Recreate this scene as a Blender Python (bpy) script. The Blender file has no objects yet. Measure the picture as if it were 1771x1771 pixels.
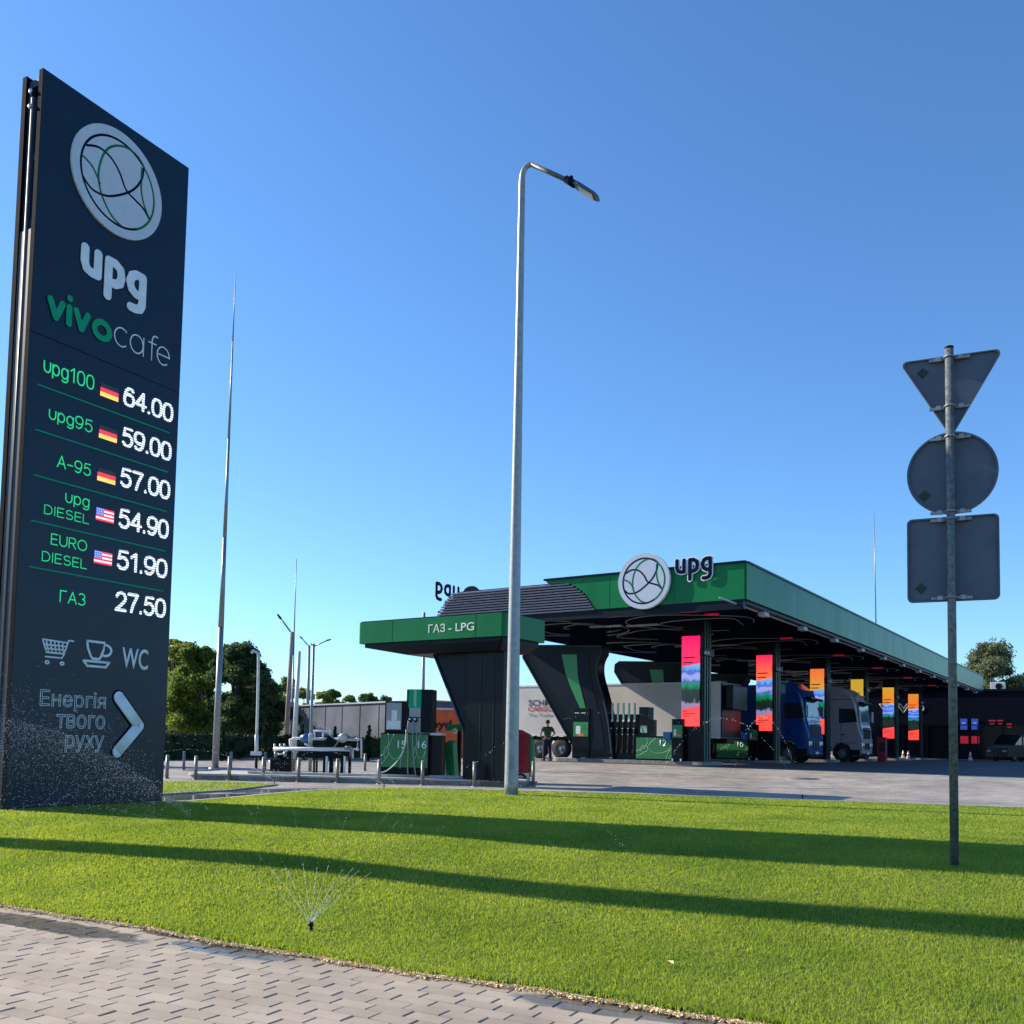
import bpy, bmesh, math, random
import numpy as np
from mathutils import Vector, Matrix
random.seed(7); rng = np.random.default_rng(7)
R = math.radians
S = bpy.context.scene
COL = S.collection

# ------------------------------------------------------------------ camera
CAMZ = 1.5
F_, CX, CY = 1637.0, 885.5, 1180.5
TH, RO = R(3.6), R(1.08)
Fv = Vector((0, math.cos(TH), math.sin(TH)))
U0 = Vector((0, -math.sin(TH), math.cos(TH))); R0 = Vector((1, 0, 0))
Rv = R0*math.cos(RO) + U0*math.sin(RO)
Uv = U0*math.cos(RO) - R0*math.sin(RO)
cd = bpy.data.cameras.new('camera'); cam = bpy.data.objects.new('camera', cd); COL.objects.link(cam)
cam.matrix_world = Matrix(((Rv.x, Uv.x, -Fv.x, 0), (Rv.y, Uv.y, -Fv.y, 0), (Rv.z, Uv.z, -Fv.z, CAMZ), (0, 0, 0, 1)))
cd.sensor_width = 36; cd.lens = F_/1771*36; cd.shift_y = (CY-885.5)/1771
cd.clip_start = .1; cd.clip_end = 3000
S.camera = cam
S.render.resolution_x = S.render.resolution_y = 1024

# ------------------------------------------------------------------ light
SUN_AZ, SUN_EL = 22.0, 29.5
sd = Vector((-math.cos(R(SUN_AZ))*math.cos(R(SUN_EL)), math.sin(R(SUN_AZ))*math.cos(R(SUN_EL)), math.sin(R(SUN_EL))))
W = bpy.data.worlds.new('World'); S.world = W; W.use_nodes = True
wn = W.node_tree.nodes; wl = W.node_tree.links
sky = wn.new('ShaderNodeTexSky'); sky.sky_type = 'NISHITA'; sky.sun_disc = False
sky.sun_elevation = R(SUN_EL); sky.sun_rotation = math.atan2(sd.x, sd.y)
sky.altitude = 100; sky.air_density = 1.0; sky.dust_density = 0.25; sky.ozone_density = 3.2
bg = wn['Background']; bg.inputs['Strength'].default_value = 0.12
tint = wn.new('ShaderNodeMix'); tint.data_type = 'RGBA'; tint.blend_type = 'MULTIPLY'; tint.inputs[0].default_value = 1
tint.inputs[7].default_value = (.68, .90, 1.11, 1)      # deep clean morning blue
wl.new(sky.outputs[0], tint.inputs[6]); hsv = wn.new('ShaderNodeHueSaturation'); hsv.inputs['Saturation'].default_value = 1.03
wl.new(tint.outputs[2], hsv.inputs['Color']); wl.new(hsv.outputs[0], bg.inputs[0])
sl = bpy.data.lights.new('sun', 'SUN'); sl.energy = 5.0; sl.angle = R(.53); sl.color = (1, .89, .72)
so = bpy.data.objects.new('sun', sl); COL.objects.link(so)
so.rotation_euler = (-sd).to_track_quat('-Z', 'Y').to_euler(); so.location = (-30, 10, 30)
S.view_settings.view_transform = 'Standard'; S.view_settings.look = 'None'
S.view_settings.gamma = 1; S.view_settings.exposure = 0.74

# ------------------------------------------------------------------ pixel helpers (photo pixels -> rays)
C0 = Vector((0, 0, CAMZ))
def ray(px, py):
    return (Fv*F_ + Rv*(px-CX) + Uv*(CY-py)).normalized()
def sm(t):
    t = np.clip(t, 0, 1); return t*t*(3-2*t)
def zt(x, y):
    s = (x-1.31)*.47 + (y-5.18)*.883
    return .3*sm(s/(3.6+3.4*sm((x+3)/5))) + .42*sm((s-17)/13)*sm((x+6)/8)
def gnd(px, py, dz=0):
    d = ray(px, py); t = .5; prev = 0
    for i in range(6000):
        p = C0 + d*t
        if p.z < float(zt(p.x, p.y)) + dz: break
        prev = t; t += .05 if t < 60 else .5
    a, b = prev, t
    for i in range(20):
        m = (a+b)/2; p = C0+d*m
        if p.z < float(zt(p.x, p.y)) + dz: b = m
        else: a = m
    return C0+d*a
def atd(px, py, depth):
    d = ray(px, py); return C0 + d*(depth/d.y)

# ------------------------------------------------------------------ materials
MATS = {}
def mat(name, col, rough=.5, metal=0, spec=.5, var=.08, vs=6, bump=0, bs=40, emit=None, es=1, alpha=1, coat=0, trans=0):
    if name in MATS: return MATS[name]
    m = bpy.data.materials.new(name); m.use_nodes = True; MATS[name] = m
    n = m.node_tree.nodes; l = m.node_tree.links; b = n['Principled BSDF']
    b.inputs['Roughness'].default_value = rough; b.inputs['Metallic'].default_value = metal
    b.inputs['Specular IOR Level'].default_value = spec
    b.inputs['Coat Weight'].default_value = coat; b.inputs['Coat Roughness'].default_value = .05
    c = (*col, 1)
    tc = n.new('ShaderNodeTexCoord')
    nz = n.new('ShaderNodeTexNoise'); nz.inputs['Scale'].default_value = vs; nz.inputs['Detail'].default_value = 6
    l.new(tc.outputs['Object'], nz.inputs['Vector'])
    mx = n.new('ShaderNodeMix'); mx.data_type = 'RGBA'; mx.blend_type = 'MULTIPLY'; mx.inputs[0].default_value = 1
    mr = n.new('ShaderNodeMapRange'); mr.inputs[1].default_value = .3; mr.inputs[2].default_value = .7
    mr.inputs[3].default_value = 1-var; mr.inputs[4].default_value = 1+var
    l.new(nz.outputs['Fac'], mr.inputs[0])
    mx.inputs[6].default_value = c; l.new(mr.outputs[0], mx.inputs[7]); l.new(mx.outputs[2], b.inputs['Base Color'])
    if bump:
        nb = n.new('ShaderNodeTexNoise'); nb.inputs['Scale'].default_value = bs; nb.inputs['Detail'].default_value = 4
        l.new(tc.outputs['Object'], nb.inputs['Vector'])
        bp = n.new('ShaderNodeBump'); bp.inputs['Strength'].default_value = bump; bp.inputs['Distance'].default_value = .01
        l.new(nb.outputs['Fac'], bp.inputs['Height']); l.new(bp.outputs[0], b.inputs['Normal'])
    if emit:
        b.inputs['Emission Color'].default_value = (*emit, 1); b.inputs['Emission Strength'].default_value = es
    if trans: b.inputs['Transmission Weight'].default_value = trans
    return m

def M(k): return MATS[k]
mat('navy', (.002, .016, .034), .3, var=.12, vs=2, spec=.3)
mat('panel_edge', (.002, .006, .012), .8, var=.2, spec=.05)
mat('navy_side', (.02, .035, .055), .5, var=.15, spec=.2)
mat('letter_grey', (.74, .77, .80), .8, spec=.1)
mat('disc_white', (.52, .55, .60), .5, var=.04)
mat('disc_pale', (.45, .50, .60), .35, var=.04)
mat('line_navy', (.006, .014, .035), .9, spec=0)
mat('line_green', (.01, .16, .08), .8, spec=.1)
mat('vivo_green', (.01, .34, .17), .8, spec=.1)
mat('led_green', (.01, .2, .08), .5, emit=(.02, .70, .26), es=.5)
mat('galv', (.24, .26, .27), .45, metal=.5, var=.25, vs=14, bump=.05)
mat('galv_light', (.30, .32, .33), .42, metal=.3, var=.15, vs=9)
mat('post_galv', (.12, .14, .145), .55, metal=.3, var=.45, vs=22, bump=.1)
mat('plate_back', (.075, .10, .135), .6, metal=.1, var=.12, vs=4)
mat('sticker', (.01, .022, .018), .6)
mat('black', (.004, .005, .007), .4, var=.2, spec=.25)
mat('dark', (.0018, .0045, .009), .3, var=.2, spec=.15)
mat('rubber', (.012, .012, .013), .8, var=.2)
mat('canopy_dark', (.002, .006, .015), .4, var=.2, vs=1.5, spec=.15)
mat('ceil', (.004, .008, .020), .95, var=.2, vs=.8, spec=0)
mat('ceil_line', (.16, .165, .18), .5)
mat('profile_green', (.03, .075, .06), .4)
mat('slat', (.20, .22, .29), .4, metal=.3, var=.12)
mat('light_box', (.30, .33, .38), .4, var=.1)
mat('white_paint', (.74, .76, .77), .4, var=.08)
mat('white_dirty', (.55, .56, .57), .5, var=.15)
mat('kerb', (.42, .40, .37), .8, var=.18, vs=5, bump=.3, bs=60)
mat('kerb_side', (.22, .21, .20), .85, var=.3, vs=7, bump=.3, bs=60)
mat('blue_valve', (.02, .11, .3), .4)
mat('orange_box', (.72, .13, .03), .55, var=.15, vs=2)
mat('trailer_white', (.52, .49, .46), .55, var=.1, vs=1)
mat('trailer_beige', (.5, .44, .38), .6, var=.1, vs=1)
mat('tarp', (.11, .12, .15), .7, var=.35, vs=.35, spec=.1)
mat('truck_blue', (.006, .05, .22), .22, var=.05, coat=.6)
mat('truck_grey', (.36, .29, .31), .3, var=.08, coat=.4)
mat('chrome', (.6, .62, .65), .2, metal=.9)
mat('glass', (.02, .03, .035), .06, spec=.8, var=.02)
mat('windscreen', (.10, .16, .18), .08, spec=.8, var=.05)
mat('red_cab', (.30, .01, .025), .4)
mat('red_lamp_reflect', (.2, .01, .03), .4, emit=(.8, .01, .05), es=.14)  # lane lights, also the red reflections painted on the shop glass
mat('ink_red', (.45, .02, .04), .5)
mat('ink_navy', (.02, .02, .09), .5)
mat('ink_grey', (.10, .10, .12), .5)
mat('ink_black', (.01, .01, .012), .5)
mat('sign_white', (.62, .68, .66), .4)
mat('shop', (.002, .004, .011), .5, var=.2, vs=1, spec=.1)
mat('shop_glass', (.002, .004, .008), .1, spec=.12)
mat('bark', (.06, .045, .03), .9, var=.3, vs=8, bump=.5)
mat('skin', (.30, .17, .11), .6)
mat('shirt', (.03, .075, .025), .85, var=.4, vs=14)
mat('jeans', (.012, .018, .035), .85, var=.2)
mat('hair', (.01, .008, .006), .7)
mat('cone_white', (.75, .75, .72), .5)
mat('concrete_pole', (.30, .26, .24), .8, var=.15, vs=3)
mat('lens', (.25, .23, .2), .3)
mat('soil', (.03, .028, .018), .95, var=.3, vs=3, bump=.5)
mat('cream', (.78, .60, .34), .8)
mat('deadleaf', (.32, .22, .10), .8, var=.3)
mat('droplet_shaded', (.34, .38, .42), .35, spec=.4)  # dimmer water, with the totem's shade put into the colour
mat('air_green', (.01, .20, .06), .35)
mat('pump_green', (.02, .16, .05), .4, var=.1)
mat('pump_line', (.25, .42, .30), .5)
mat('door_grey', (.3, .32, .33), .5)

def green_fascia():
    m = mat('fascia', (.005, .15, .048), .3, var=.10, vs=.35, spec=.16, coat=0)
    n = m.node_tree.nodes; l = m.node_tree.links; b = n['Principled BSDF']
    tc = n.new('ShaderNodeTexCoord'); mp = n.new('ShaderNodeMapping'); mp.inputs['Scale'].default_value = (1, 1, .25)
    nz = n.new('ShaderNodeTexNoise'); nz.inputs['Scale'].default_value = .5; nz.inputs['Detail'].default_value = 1.0
    l.new(tc.outputs['Object'], mp.inputs[0]); l.new(mp.outputs[0], nz.inputs['Vector'])
    bp = n.new('ShaderNodeBump'); bp.inputs['Strength'].default_value = .35; bp.inputs['Distance'].default_value = .2
    l.new(nz.outputs['Fac'], bp.inputs['Height']); l.new(bp.outputs[0], b.inputs['Normal']); l.new(bp.outputs[0], b.inputs['Coat Normal'])
    return m
green_fascia()

def led_white():
    m = bpy.data.materials.new('led_white'); m.use_nodes = True; MATS['led_white'] = m
    n = m.node_tree.nodes; l = m.node_tree.links; b = n['Principled BSDF']
    b.inputs['Base Color'].default_value = (.3, .33, .4, 1)
    tc = n.new('ShaderNodeTexCoord'); wv = n.new('ShaderNodeTexWave'); wv.bands_direction = 'Z'; wv.inputs['Scale'].default_value = 7.5
    l.new(tc.outputs['Object'], wv.inputs['Vector'])
    cr = n.new('ShaderNodeMapRange'); cr.inputs[3].default_value = .16; cr.inputs[4].default_value = 1.1
    l.new(wv.outputs['Fac'], cr.inputs[0])
    b.inputs['Emission Color'].default_value = (.74, .84, 1, 1); l.new(cr.outputs[0], b.inputs['Emission Strength'])
led_white()

def emissive(name, col, es=.8, streak=False):
    m = bpy.data.materials.new(name); m.use_nodes = True; MATS[name] = m
    n = m.node_tree.nodes; l = m.node_tree.links; b = n['Principled BSDF']
    b.inputs['Base Color'].default_value = (.01, .01, .01, 1); b.inputs['Roughness'].default_value = .3
    tc = n.new('ShaderNodeTexCoord'); nz = n.new('ShaderNodeTexNoise'); nz.inputs['Scale'].default_value = 2
    l.new(tc.outputs['Object'], nz.inputs['Vector'])
    cr = n.new('ShaderNodeValToRGB'); cr.color_ramp.elements[0].color = (*[c*.85 for c in col], 1); cr.color_ramp.elements[1].color = (*[min(1, c*1.1) for c in col], 1)
    l.new(nz.outputs['Fac'], cr.inputs[0]); l.new(cr.outputs[0], b.inputs['Emission Color']); b.inputs['Emission Strength'].default_value = es
    return m
emissive('flag_black', (.02, .02, .03), .3); emissive('flag_red', (.8, .03, .06)); emissive('flag_gold', (1, .62, .12))
emissive('flag_white', (.75, .78, .9)); emissive('flag_blue', (.08, .16, .6))
emissive('reflection_blue', (.04, .10, .65), .35); emissive('reflection_white', (.3, .4, .8), .4)  # for reflections in the shop glass, put in as emission

def screen_mat(name, top, mid, bot, seed):
    """LED advert screen: lit picture, stacked colour fields with a ragged landscape in the middle (object z 0..3.6)"""
    m = bpy.data.materials.new(name); m.use_nodes = True; MATS[name] = m
    n = m.node_tree.nodes; l = m.node_tree.links; b = n['Principled BSDF']
    b.inputs['Base Color'].default_value = (.01, .01, .01, 1); b.inputs['Roughness'].default_value = .25
    tc = n.new('ShaderNodeTexCoord'); sp = n.new('ShaderNodeSeparateXYZ'); l.new(tc.outputs['Generated'], sp.inputs[0])
    mp = n.new('ShaderNodeMapping'); mp.inputs['Location'].default_value = (seed, 0, seed*.7); mp.inputs['Scale'].default_value = (2.2, 1, 9)
    l.new(tc.outputs['Generated'], mp.inputs[0])
    nz = n.new('ShaderNodeTexNoise'); nz.inputs['Scale'].default_value = 1.1; nz.inputs['Detail'].default_value = 7; nz.inputs['Roughness'].default_value = .75; l.new(mp.outputs[0], nz.inputs['Vector'])
    ma = n.new('ShaderNodeMath'); ma.operation = 'MULTIPLY_ADD'; l.new(nz.outputs['Fac'], ma.inputs[0]); ma.inputs[1].default_value = .26
    l.new(sp.outputs['Z'], ma.inputs[2])
    sub = n.new('ShaderNodeMath'); sub.operation = 'SUBTRACT'; l.new(ma.outputs[0], sub.inputs[0]); sub.inputs[1].default_value = .13
    # picture band
    cr = n.new('ShaderNodeValToRGB'); e = cr.color_ramp; e.interpolation = 'LINEAR'
    if seed > 4: stops = [(.20, (.01, .02, .02)), (.30, (.02, .03, .03)), (.36, (.01, .03, .02)), (.42, (.01, .02, .01)), (.44, (.02, .35, .25)), (.47, (.02, .06, .8)), (.50, (.3, .6, 1)), (.54, (.01, .05, .8)), (.58, (.25, .45, 1)), (.62, (.02, .08, .85)), (.66, (.4, .7, 1)), (.7, (.05, .1, .7))]
    else: stops = [(.20, (.25, .28, .36)), (.26, (.35, .28, .6)), (.285, (.01, .015, .015)), (.40, (.01, .03, .02)), (.43, (.005, .22, .09)), (.475, (.01, .35, .15)), (.485, (.05, .04, .7)), (.52, (.32, .38, .85)), (.57, (.4, .5, .85)), (.60, (.08, .08, .75)), (.64, (.12, .45, .9)), (.68, (.3, .45, .9))]
    while len(e.elements) < len(stops): e.elements.new(.5)
    for el, (p, c) in zip(e.elements, stops): el.position = p; el.color = (*[q*.62 for q in c], 1)
    l.new(sub.outputs[0], cr.inputs[0])
    # colour fields above and below, with slanted border
    sl_ = n.new('ShaderNodeMath'); sl_.operation = 'MULTIPLY_ADD'; l.new(sp.outputs['X'], sl_.inputs[0]); sl_.inputs[1].default_value = -.035; l.new(sp.outputs['Z'], sl_.inputs[2])
    cf = n.new('ShaderNodeValToRGB'); f = cf.color_ramp
    fs = [(0, bot), (.15, tuple(bot[i]*.85+mid[i]*.15 for i in range(3))), (.65, mid), (1, top)]
    while len(f.elements) < 4: f.elements.new(.5)
    for el, (p, c) in zip(f.elements, fs): el.position = p; el.color = (*c, 1)
    l.new(sp.outputs['Z'], cf.inputs[0])
    g1 = n.new('ShaderNodeMath'); g1.operation = 'GREATER_THAN'; l.new(sl_.outputs[0], g1.inputs[0]); g1.inputs[1].default_value = .66
    g2 = n.new('ShaderNodeMath'); g2.operation = 'LESS_THAN'; l.new(sl_.outputs[0], g2.inputs[0]); g2.inputs[1].default_value = .19
    ad = n.new('ShaderNodeMath'); ad.operation = 'ADD'; ad.use_clamp = True; l.new(g1.outputs[0], ad.inputs[0]); l.new(g2.outputs[0], ad.inputs[1])
    mx = n.new('ShaderNodeMix'); mx.data_type = 'RGBA'; l.new(ad.outputs[0], mx.inputs[0]); l.new(cr.outputs[0], mx.inputs[6]); l.new(cf.outputs[0], mx.inputs[7])
    l.new(mx.outputs[2], b.inputs['Emission Color']); b.inputs['Emission Strength'].default_value = .85
    return m

# ------------------------------------------------------------------ object helpers
def tag(o, label=None, cat=None, group=None, kind=None):
    if label: o['label'] = label
    if cat: o['category'] = cat
    if group: o['group'] = group
    if kind: o['kind'] = kind
    return o
def thing(name, label, cat, loc=(0, 0, 0), rz=0, group=None):
    o = bpy.data.objects.new(name, None); o.empty_display_size = .2; COL.objects.link(o)
    o.location = loc; o.rotation_euler = (0, 0, rz); return tag(o, label, cat, group)
def kids(o): return [c for c in bpy.data.objects if c.parent == o]
def dup(o, loc=None, rz=None, label=None, parent=None):
    c = o.copy(); COL.objects.link(c); c.parent = parent
    if loc is not None: c.location = loc
    if rz is not None: c.rotation_euler[2] = rz
    if label: c['label'] = label
    for k in kids(o): dup(k, parent=c)
    return c

class MB:
    def __init__(s): s.v = []; s.f = []; s.mi = []; s.mats = []; s.sm = []
    def _m(s, m):
        m = M(m) if isinstance(m, str) else m
        if m not in s.mats: s.mats.append(m)
        return s.mats.index(m)
    def add(s, vs, fs, m, smooth=False):
        b = len(s.v); s.v += [tuple(v) for v in vs]; i = s._m(m)
        for f in fs: s.f.append([b+k for k in f]); s.mi.append(i); s.sm.append(smooth)
        return s
    def box(s, c, d, m, rz=0, ry=0, rx=0, bev=0):
        x, y, z = d[0]/2, d[1]/2, d[2]/2
        rot = Matrix.Rotation(rz, 3, 'Z') @ Matrix.Rotation(ry, 3, 'Y') @ Matrix.Rotation(rx, 3, 'X')
        C = Vector(c)
        if bev <= 0:
            vs = [C+rot@Vector((a*x, b*y, cc*z)) for a in (-1, 1) for b in (-1, 1) for cc in (-1, 1)]
            return s.add(vs, [(0, 1, 3, 2), (4, 6, 7, 5), (0, 4, 5, 1), (2, 3, 7, 6), (0, 2, 6, 4), (1, 5, 7, 3)], m)
        bm = bmesh.new(); bmesh.ops.create_cube(bm, size=1)
        for v in bm.verts: v.co = Vector((v.co.x*2*x, v.co.y*2*y, v.co.z*2*z))
        bmesh.ops.bevel(bm, geom=bm.edges[:], offset=bev, segments=2, affect='EDGES', profile=.6)
        bm.verts.index_update()
        s.add([C+rot@v.co for v in bm.verts], [[v.index for v in f.verts] for f in bm.faces], m); bm.free(); return s
    def tube(s, pts, r, m, n=8, cap=True, flat=None, sq=1.0, smooth=True):
        """sweep; r number or list; flat=(normal) squash factor sq along it"""
        P = [Vector(p) for p in pts]; k = len(P)
        rr = r if isinstance(r, (list, tuple)) else [r]*k
        base = len(s.v); i = s._m(m); up = None
        for j, p in enumerate(P):
            t = (P[min(j+1, k-1)]-P[max(j-1, 0)]).normalized()
            if flat is not None: a = Vector(flat).normalized()
            else:
                a = up if up is not None else (Vector((0, 0, 1)) if abs(t.z) < .9 else Vector((1, 0, 0)))
            b = t.cross(a).normalized(); a2 = b.cross(t).normalized(); up = a2
            for q in range(n):
                an = 2*math.pi*q/n
                s.v.append(tuple(p + b*math.cos(an)*rr[j] + a2*math.sin(an)*rr[j]*sq))
        for j in range(k-1):
            for q in range(n):
                s.f.append([base+j*n+q, base+j*n+(q+1) % n, base+(j+1)*n+(q+1) % n, base+(j+1)*n+q]); s.mi.append(i); s.sm.append(smooth)
        if cap:
            s.f.append([base+q for q in range(n)][::-1]); s.mi.append(i); s.sm.append(False)
            s.f.append([base+(k-1)*n+q for q in range(n)]); s.mi.append(i); s.sm.append(False)
        return s
    def ball(s, c, r, m, n=10, sc=(1, 1, 1)):
        vs = []; fs = []; h = n//2
        for j in range(h+1):
            ph = math.pi*j/h
            for q in range(n):
                th = 2*math.pi*q/n
                vs.append(Vector(c)+Vector((math.sin(ph)*math.cos(th)*r*sc[0], math.sin(ph)*math.sin(th)*r*sc[1], math.cos(ph)*r*sc[2])))
        for j in range(h):
            for q in range(n): fs.append((j*n+q, (j+1)*n+q, (j+1)*n+(q+1) % n, j*n+(q+1) % n))
        return s.add(vs, fs, m, True)
    def prism(s, poly, y0, y1, m, ax='y', side=None):
        """poly list of (a,b); extruded along ax. ax='y': (x,z); ax='z': (x,y); ax='x': (y,z)"""
        n = len(poly)
        def P(a, b, t): return {'y': (a, t, b), 'z': (a, b, t), 'x': (t, a, b)}[ax]
        vs = [P(a, b, y0) for a, b in poly] + [P(a, b, y1) for a, b in poly]
        s.add(vs, [list(range(n)), list(range(2*n-1, n-1, -1))], m)
        s.add(vs, [(i, (i+1) % n, n+(i+1) % n, n+i) for i in range(n)], side or m)
        return s
    def build(s, name, parent=None, label=None):
        me = bpy.data.meshes.new(name); me.from_pydata(s.v, [], s.f)
        for m in s.mats: me.materials.append(m)
        me.polygons.foreach_set('material_index', s.mi); me.polygons.foreach_set('use_smooth', s.sm)
        bm = bmesh.new(); bm.from_mesh(me); bmesh.ops.recalc_face_normals(bm, faces=bm.faces[:]); bm.to_mesh(me); bm.free()
        me.update()
        o = bpy.data.objects.new(name, me); COL.objects.link(o)
        if parent: o.parent = parent
        if label: o['label'] = label
        return o

def catmull(P, n=6, closed=False):
    P = [Vector(p) for p in P]; out = []; k = len(P)
    rngk = range(k if closed else k-1)
    for i in rngk:
        g = (lambda j: P[j % k]) if closed else (lambda j: P[max(0, min(k-1, j))])
        a, b, c, d = g(i-1), g(i), g(i+1), g(i+2)
        for q in range(n):
            t = q/n
            out.append(.5*((2*b)+(c-a)*t+(2*a-5*b+4*c-d)*t*t+(3*b-a-3*c+d)*t**3))
    out.append(P[0] if closed else P[-1]); return out

def stroke(mb, pts, w, m, y, x0=0, z0=0, sx=1, sz=1, curve=False, closed=False, sq=.25, n=10):
    """squashed rounded stroke on a local xz plane facing -y"""
    P = [Vector((x0+a*sx, y, z0+b*sz)) for a, b in pts]
    if sq <= .06:      # flat cut letter: capsules, each a hair proud of the last
        for i, (a, b) in enumerate(zip(P, P[1:])):
            d = (b-a).normalized(); q = Vector((-d.z, 0, d.x))*w/2; yf = y-w*.06-stroke.k*.00012; stroke.k = (stroke.k+1) % 60
            mb.prism([((a+q).x, (a+q).z), ((a-q).x, (a-q).z), ((b-q).x, (b-q).z), ((b+q).x, (b+q).z)], y, yf, m)
        for p in P:
            yf = y-w*.06-stroke.k*.00012; stroke.k = (stroke.k+1) % 60
            mb.prism([(p.x+w/2*math.cos(t), p.z+w/2*math.sin(t)) for t in np.linspace(0, 2*math.pi, 21)[:-1]], y, yf, m)
        return
    if curve: P = catmull(P, 6, closed)
    if len(P) <= 8 and not curve:
        for a, b in zip(P, P[1:]): mb.tube([a, b], w/2, m, n=n, flat=(0, 1, 0), sq=sq)
    else: mb.tube(P, w/2, m, n=n, flat=(0, 1, 0), sq=sq)
    ends = P if not curve else [P[0], P[-1]]
    for p in ends: mb.ball(p, w/2, m, n=10, sc=(1, sq, 1))

stroke.k = 0
def text(name, s, x0, z0, x1, zc, y, m, parent, kind='cap', bold=0, outline=0, depth=.006, label=None, flip=False):
    """text on local xz plane facing -y; baseline z0, cap (or x-) height reaches zc, bbox width x0..x1"""
    cu = bpy.data.curves.new(name, 'FONT'); cu.body = s; cu.offset = bold; cu.size = 1
    if outline: cu.fill_mode = 'NONE'; cu.bevel_depth = outline; cu.bevel_resolution = 0
    cu.resolution_u = 4
    o = bpy.data.objects.new(name, cu); COL.objects.link(o)
    dg = bpy.context.evaluated_depsgraph_get(); me = bpy.data.meshes.new_from_object(o.evaluated_get(dg))
    bpy.data.objects.remove(o); bpy.data.curves.remove(cu)
    nv = len(me.vertices); co = np.zeros(nv*3); me.vertices.foreach_get('co', co); co = co.reshape(-1, 3)
    H = {'cap': .727, 'x': .546}[kind]
    mx0, mx1 = co[:, 0].min(), co[:, 0].max()
    X = (co[:, 0]-mx0)/(mx1-mx0)*(x1-x0)+x0
    if flip: X = x0+x1-X
    Z = co[:, 1]/H*(zc-z0)+z0
    Y = np.full(nv, y) if not outline else y+co[:, 2]*.5
    out = np.stack([X, Y, Z], 1); me.vertices.foreach_set('co', out.ravel())
    me.materials.clear(); me.materials.append(M(m) if isinstance(m, str) else m)
    if not outline and depth:
        bm = bmesh.new(); bm.from_mesh(me)
        bmesh.ops.remove_doubles(bm, verts=bm.verts[:], dist=1e-6)
        r = bmesh.ops.extrude_face_region(bm, geom=bm.faces[:])
        for v in [g for g in r['geom'] if isinstance(g, bmesh.types.BMVert)]: v.co.y -= depth
        bmesh.ops.recalc_face_normals(bm, faces=bm.faces[:]); bm.to_mesh(me); bm.free()
    me.update()
    ob = bpy.data.objects.new(name, me); COL.objects.link(ob); ob.parent = parent
    if label: ob['label'] = label
    return ob

def _arc(cx, cy, rx, ry, a0, a1, n=14, e=1.0):
    out = []
    for i in range(n+1):
        a = R(a0+(a1-a0)*i/n); c_, s_ = math.cos(a), math.sin(a)
        out.append((cx+rx*math.copysign(abs(c_)**e, c_), cy+ry*math.copysign(abs(s_)**e, s_)))
    return out
_six = _arc(.5, .32, .5, .32, 150, -210, 20, .85)
_sixt = [(.90, .90), (.72, .99), (.45, 1.0), (.16, .84), (.02, .5), (0, .32)]
GL = {'0': (.6, [_arc(.5, .5, .5, .5, 0, 360, 26, .8)]), '1': (.42, [[(.1, .76), (.75, 1), (.75, 0)]]),
 '2': (.6, [_arc(.5, .70, .46, .30, 165, -25, 12)+[(.60, .34), (.02, 0)], [(.02, 0), (1, 0)]]),
 '4': (.62, [[(.74, 0), (.74, 1), (0, .28), (1, .28)]]), '5': (.6, [[(.92, 1), (.18, 1), (.08, .50)]+_arc(.48, .33, .5, .33, 125, -150, 16)]),
 '6': (.6, [_six, _sixt]), '7': (.58, [[(0, 1), (1, 1), (.55, .42), (.36, 0)]]),
 '9': (.6, [[(1-a, 1-b) for a, b in _six], [(1-a, 1-b) for a, b in _sixt]]), '.': (.14, [[(.5, .0), (.5, .04)]]), '-': (.42, [[(0, .42), (1, .42)]]),
 'A': (.68, [[(0, 0), (.5, 1), (1, 0)], [(.2, .34), (.8, .34)]]), 'D': (.62, [[(0, 0), (0, 1), (.4, 1)]+_arc(.4, .5, .6, .5, 75, -75, 12)+[(.4, 0), (0, 0)]]),
 'I': (.06, [[(.5, 0), (.5, 1)]]), 'E': (.52, [[(1, 1), (0, 1), (0, 0), (1, 0)], [(0, .52), (.9, .52)]]), 'L': (.5, [[(0, 1), (0, 0), (1, 0)]]),
 'S': (.58, [_arc(.5, .745, .46, .255, 35, 250, 12)+_arc(.5, .26, .5, .26, 70, -150, 14)]), 'U': (.62, [[(0, 1), (0, .4)]+_arc(.5, .36, .5, .36, 180, 360, 12)+[(1, 1)]]),
 'R': (.58, [[(0, 0), (0, 1), (.5, 1)]+_arc(.55, .74, .42, .26, 80, -80, 10)+[(.5, .48), (0, .48)], [(.5, .48), (1, 0)]]), 'O': (.78, [_arc(.5, .5, .5, .5, 0, 360, 26)]),
 'Г': (.5, [[(0, 0), (0, 1), (1, 1)]]), 'З': (.55, [_arc(.45, .75, .48, .25, 145, -80, 12)+_arc(.45, .26, .55, .26, 80, -145, 12)]),
 'u': (.5, [[(0, .74), (0, .3)]+_arc(.5, .3, .5, .3, 180, 360, 10)+[(1, .74)]]), 'p': (.52, [[(0, .72), (0, -.24)], _arc(.5, .37, .5, .37, 0, 360, 20)]),
 'g': (.52, [_arc(.5, .37, .5, .37, 0, 360, 20), [(1, .72), (1, -.05)]+_arc(.5, -.03, .5, .22, 0, -140, 8)])}
GL['А'] = GL['A']
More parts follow.
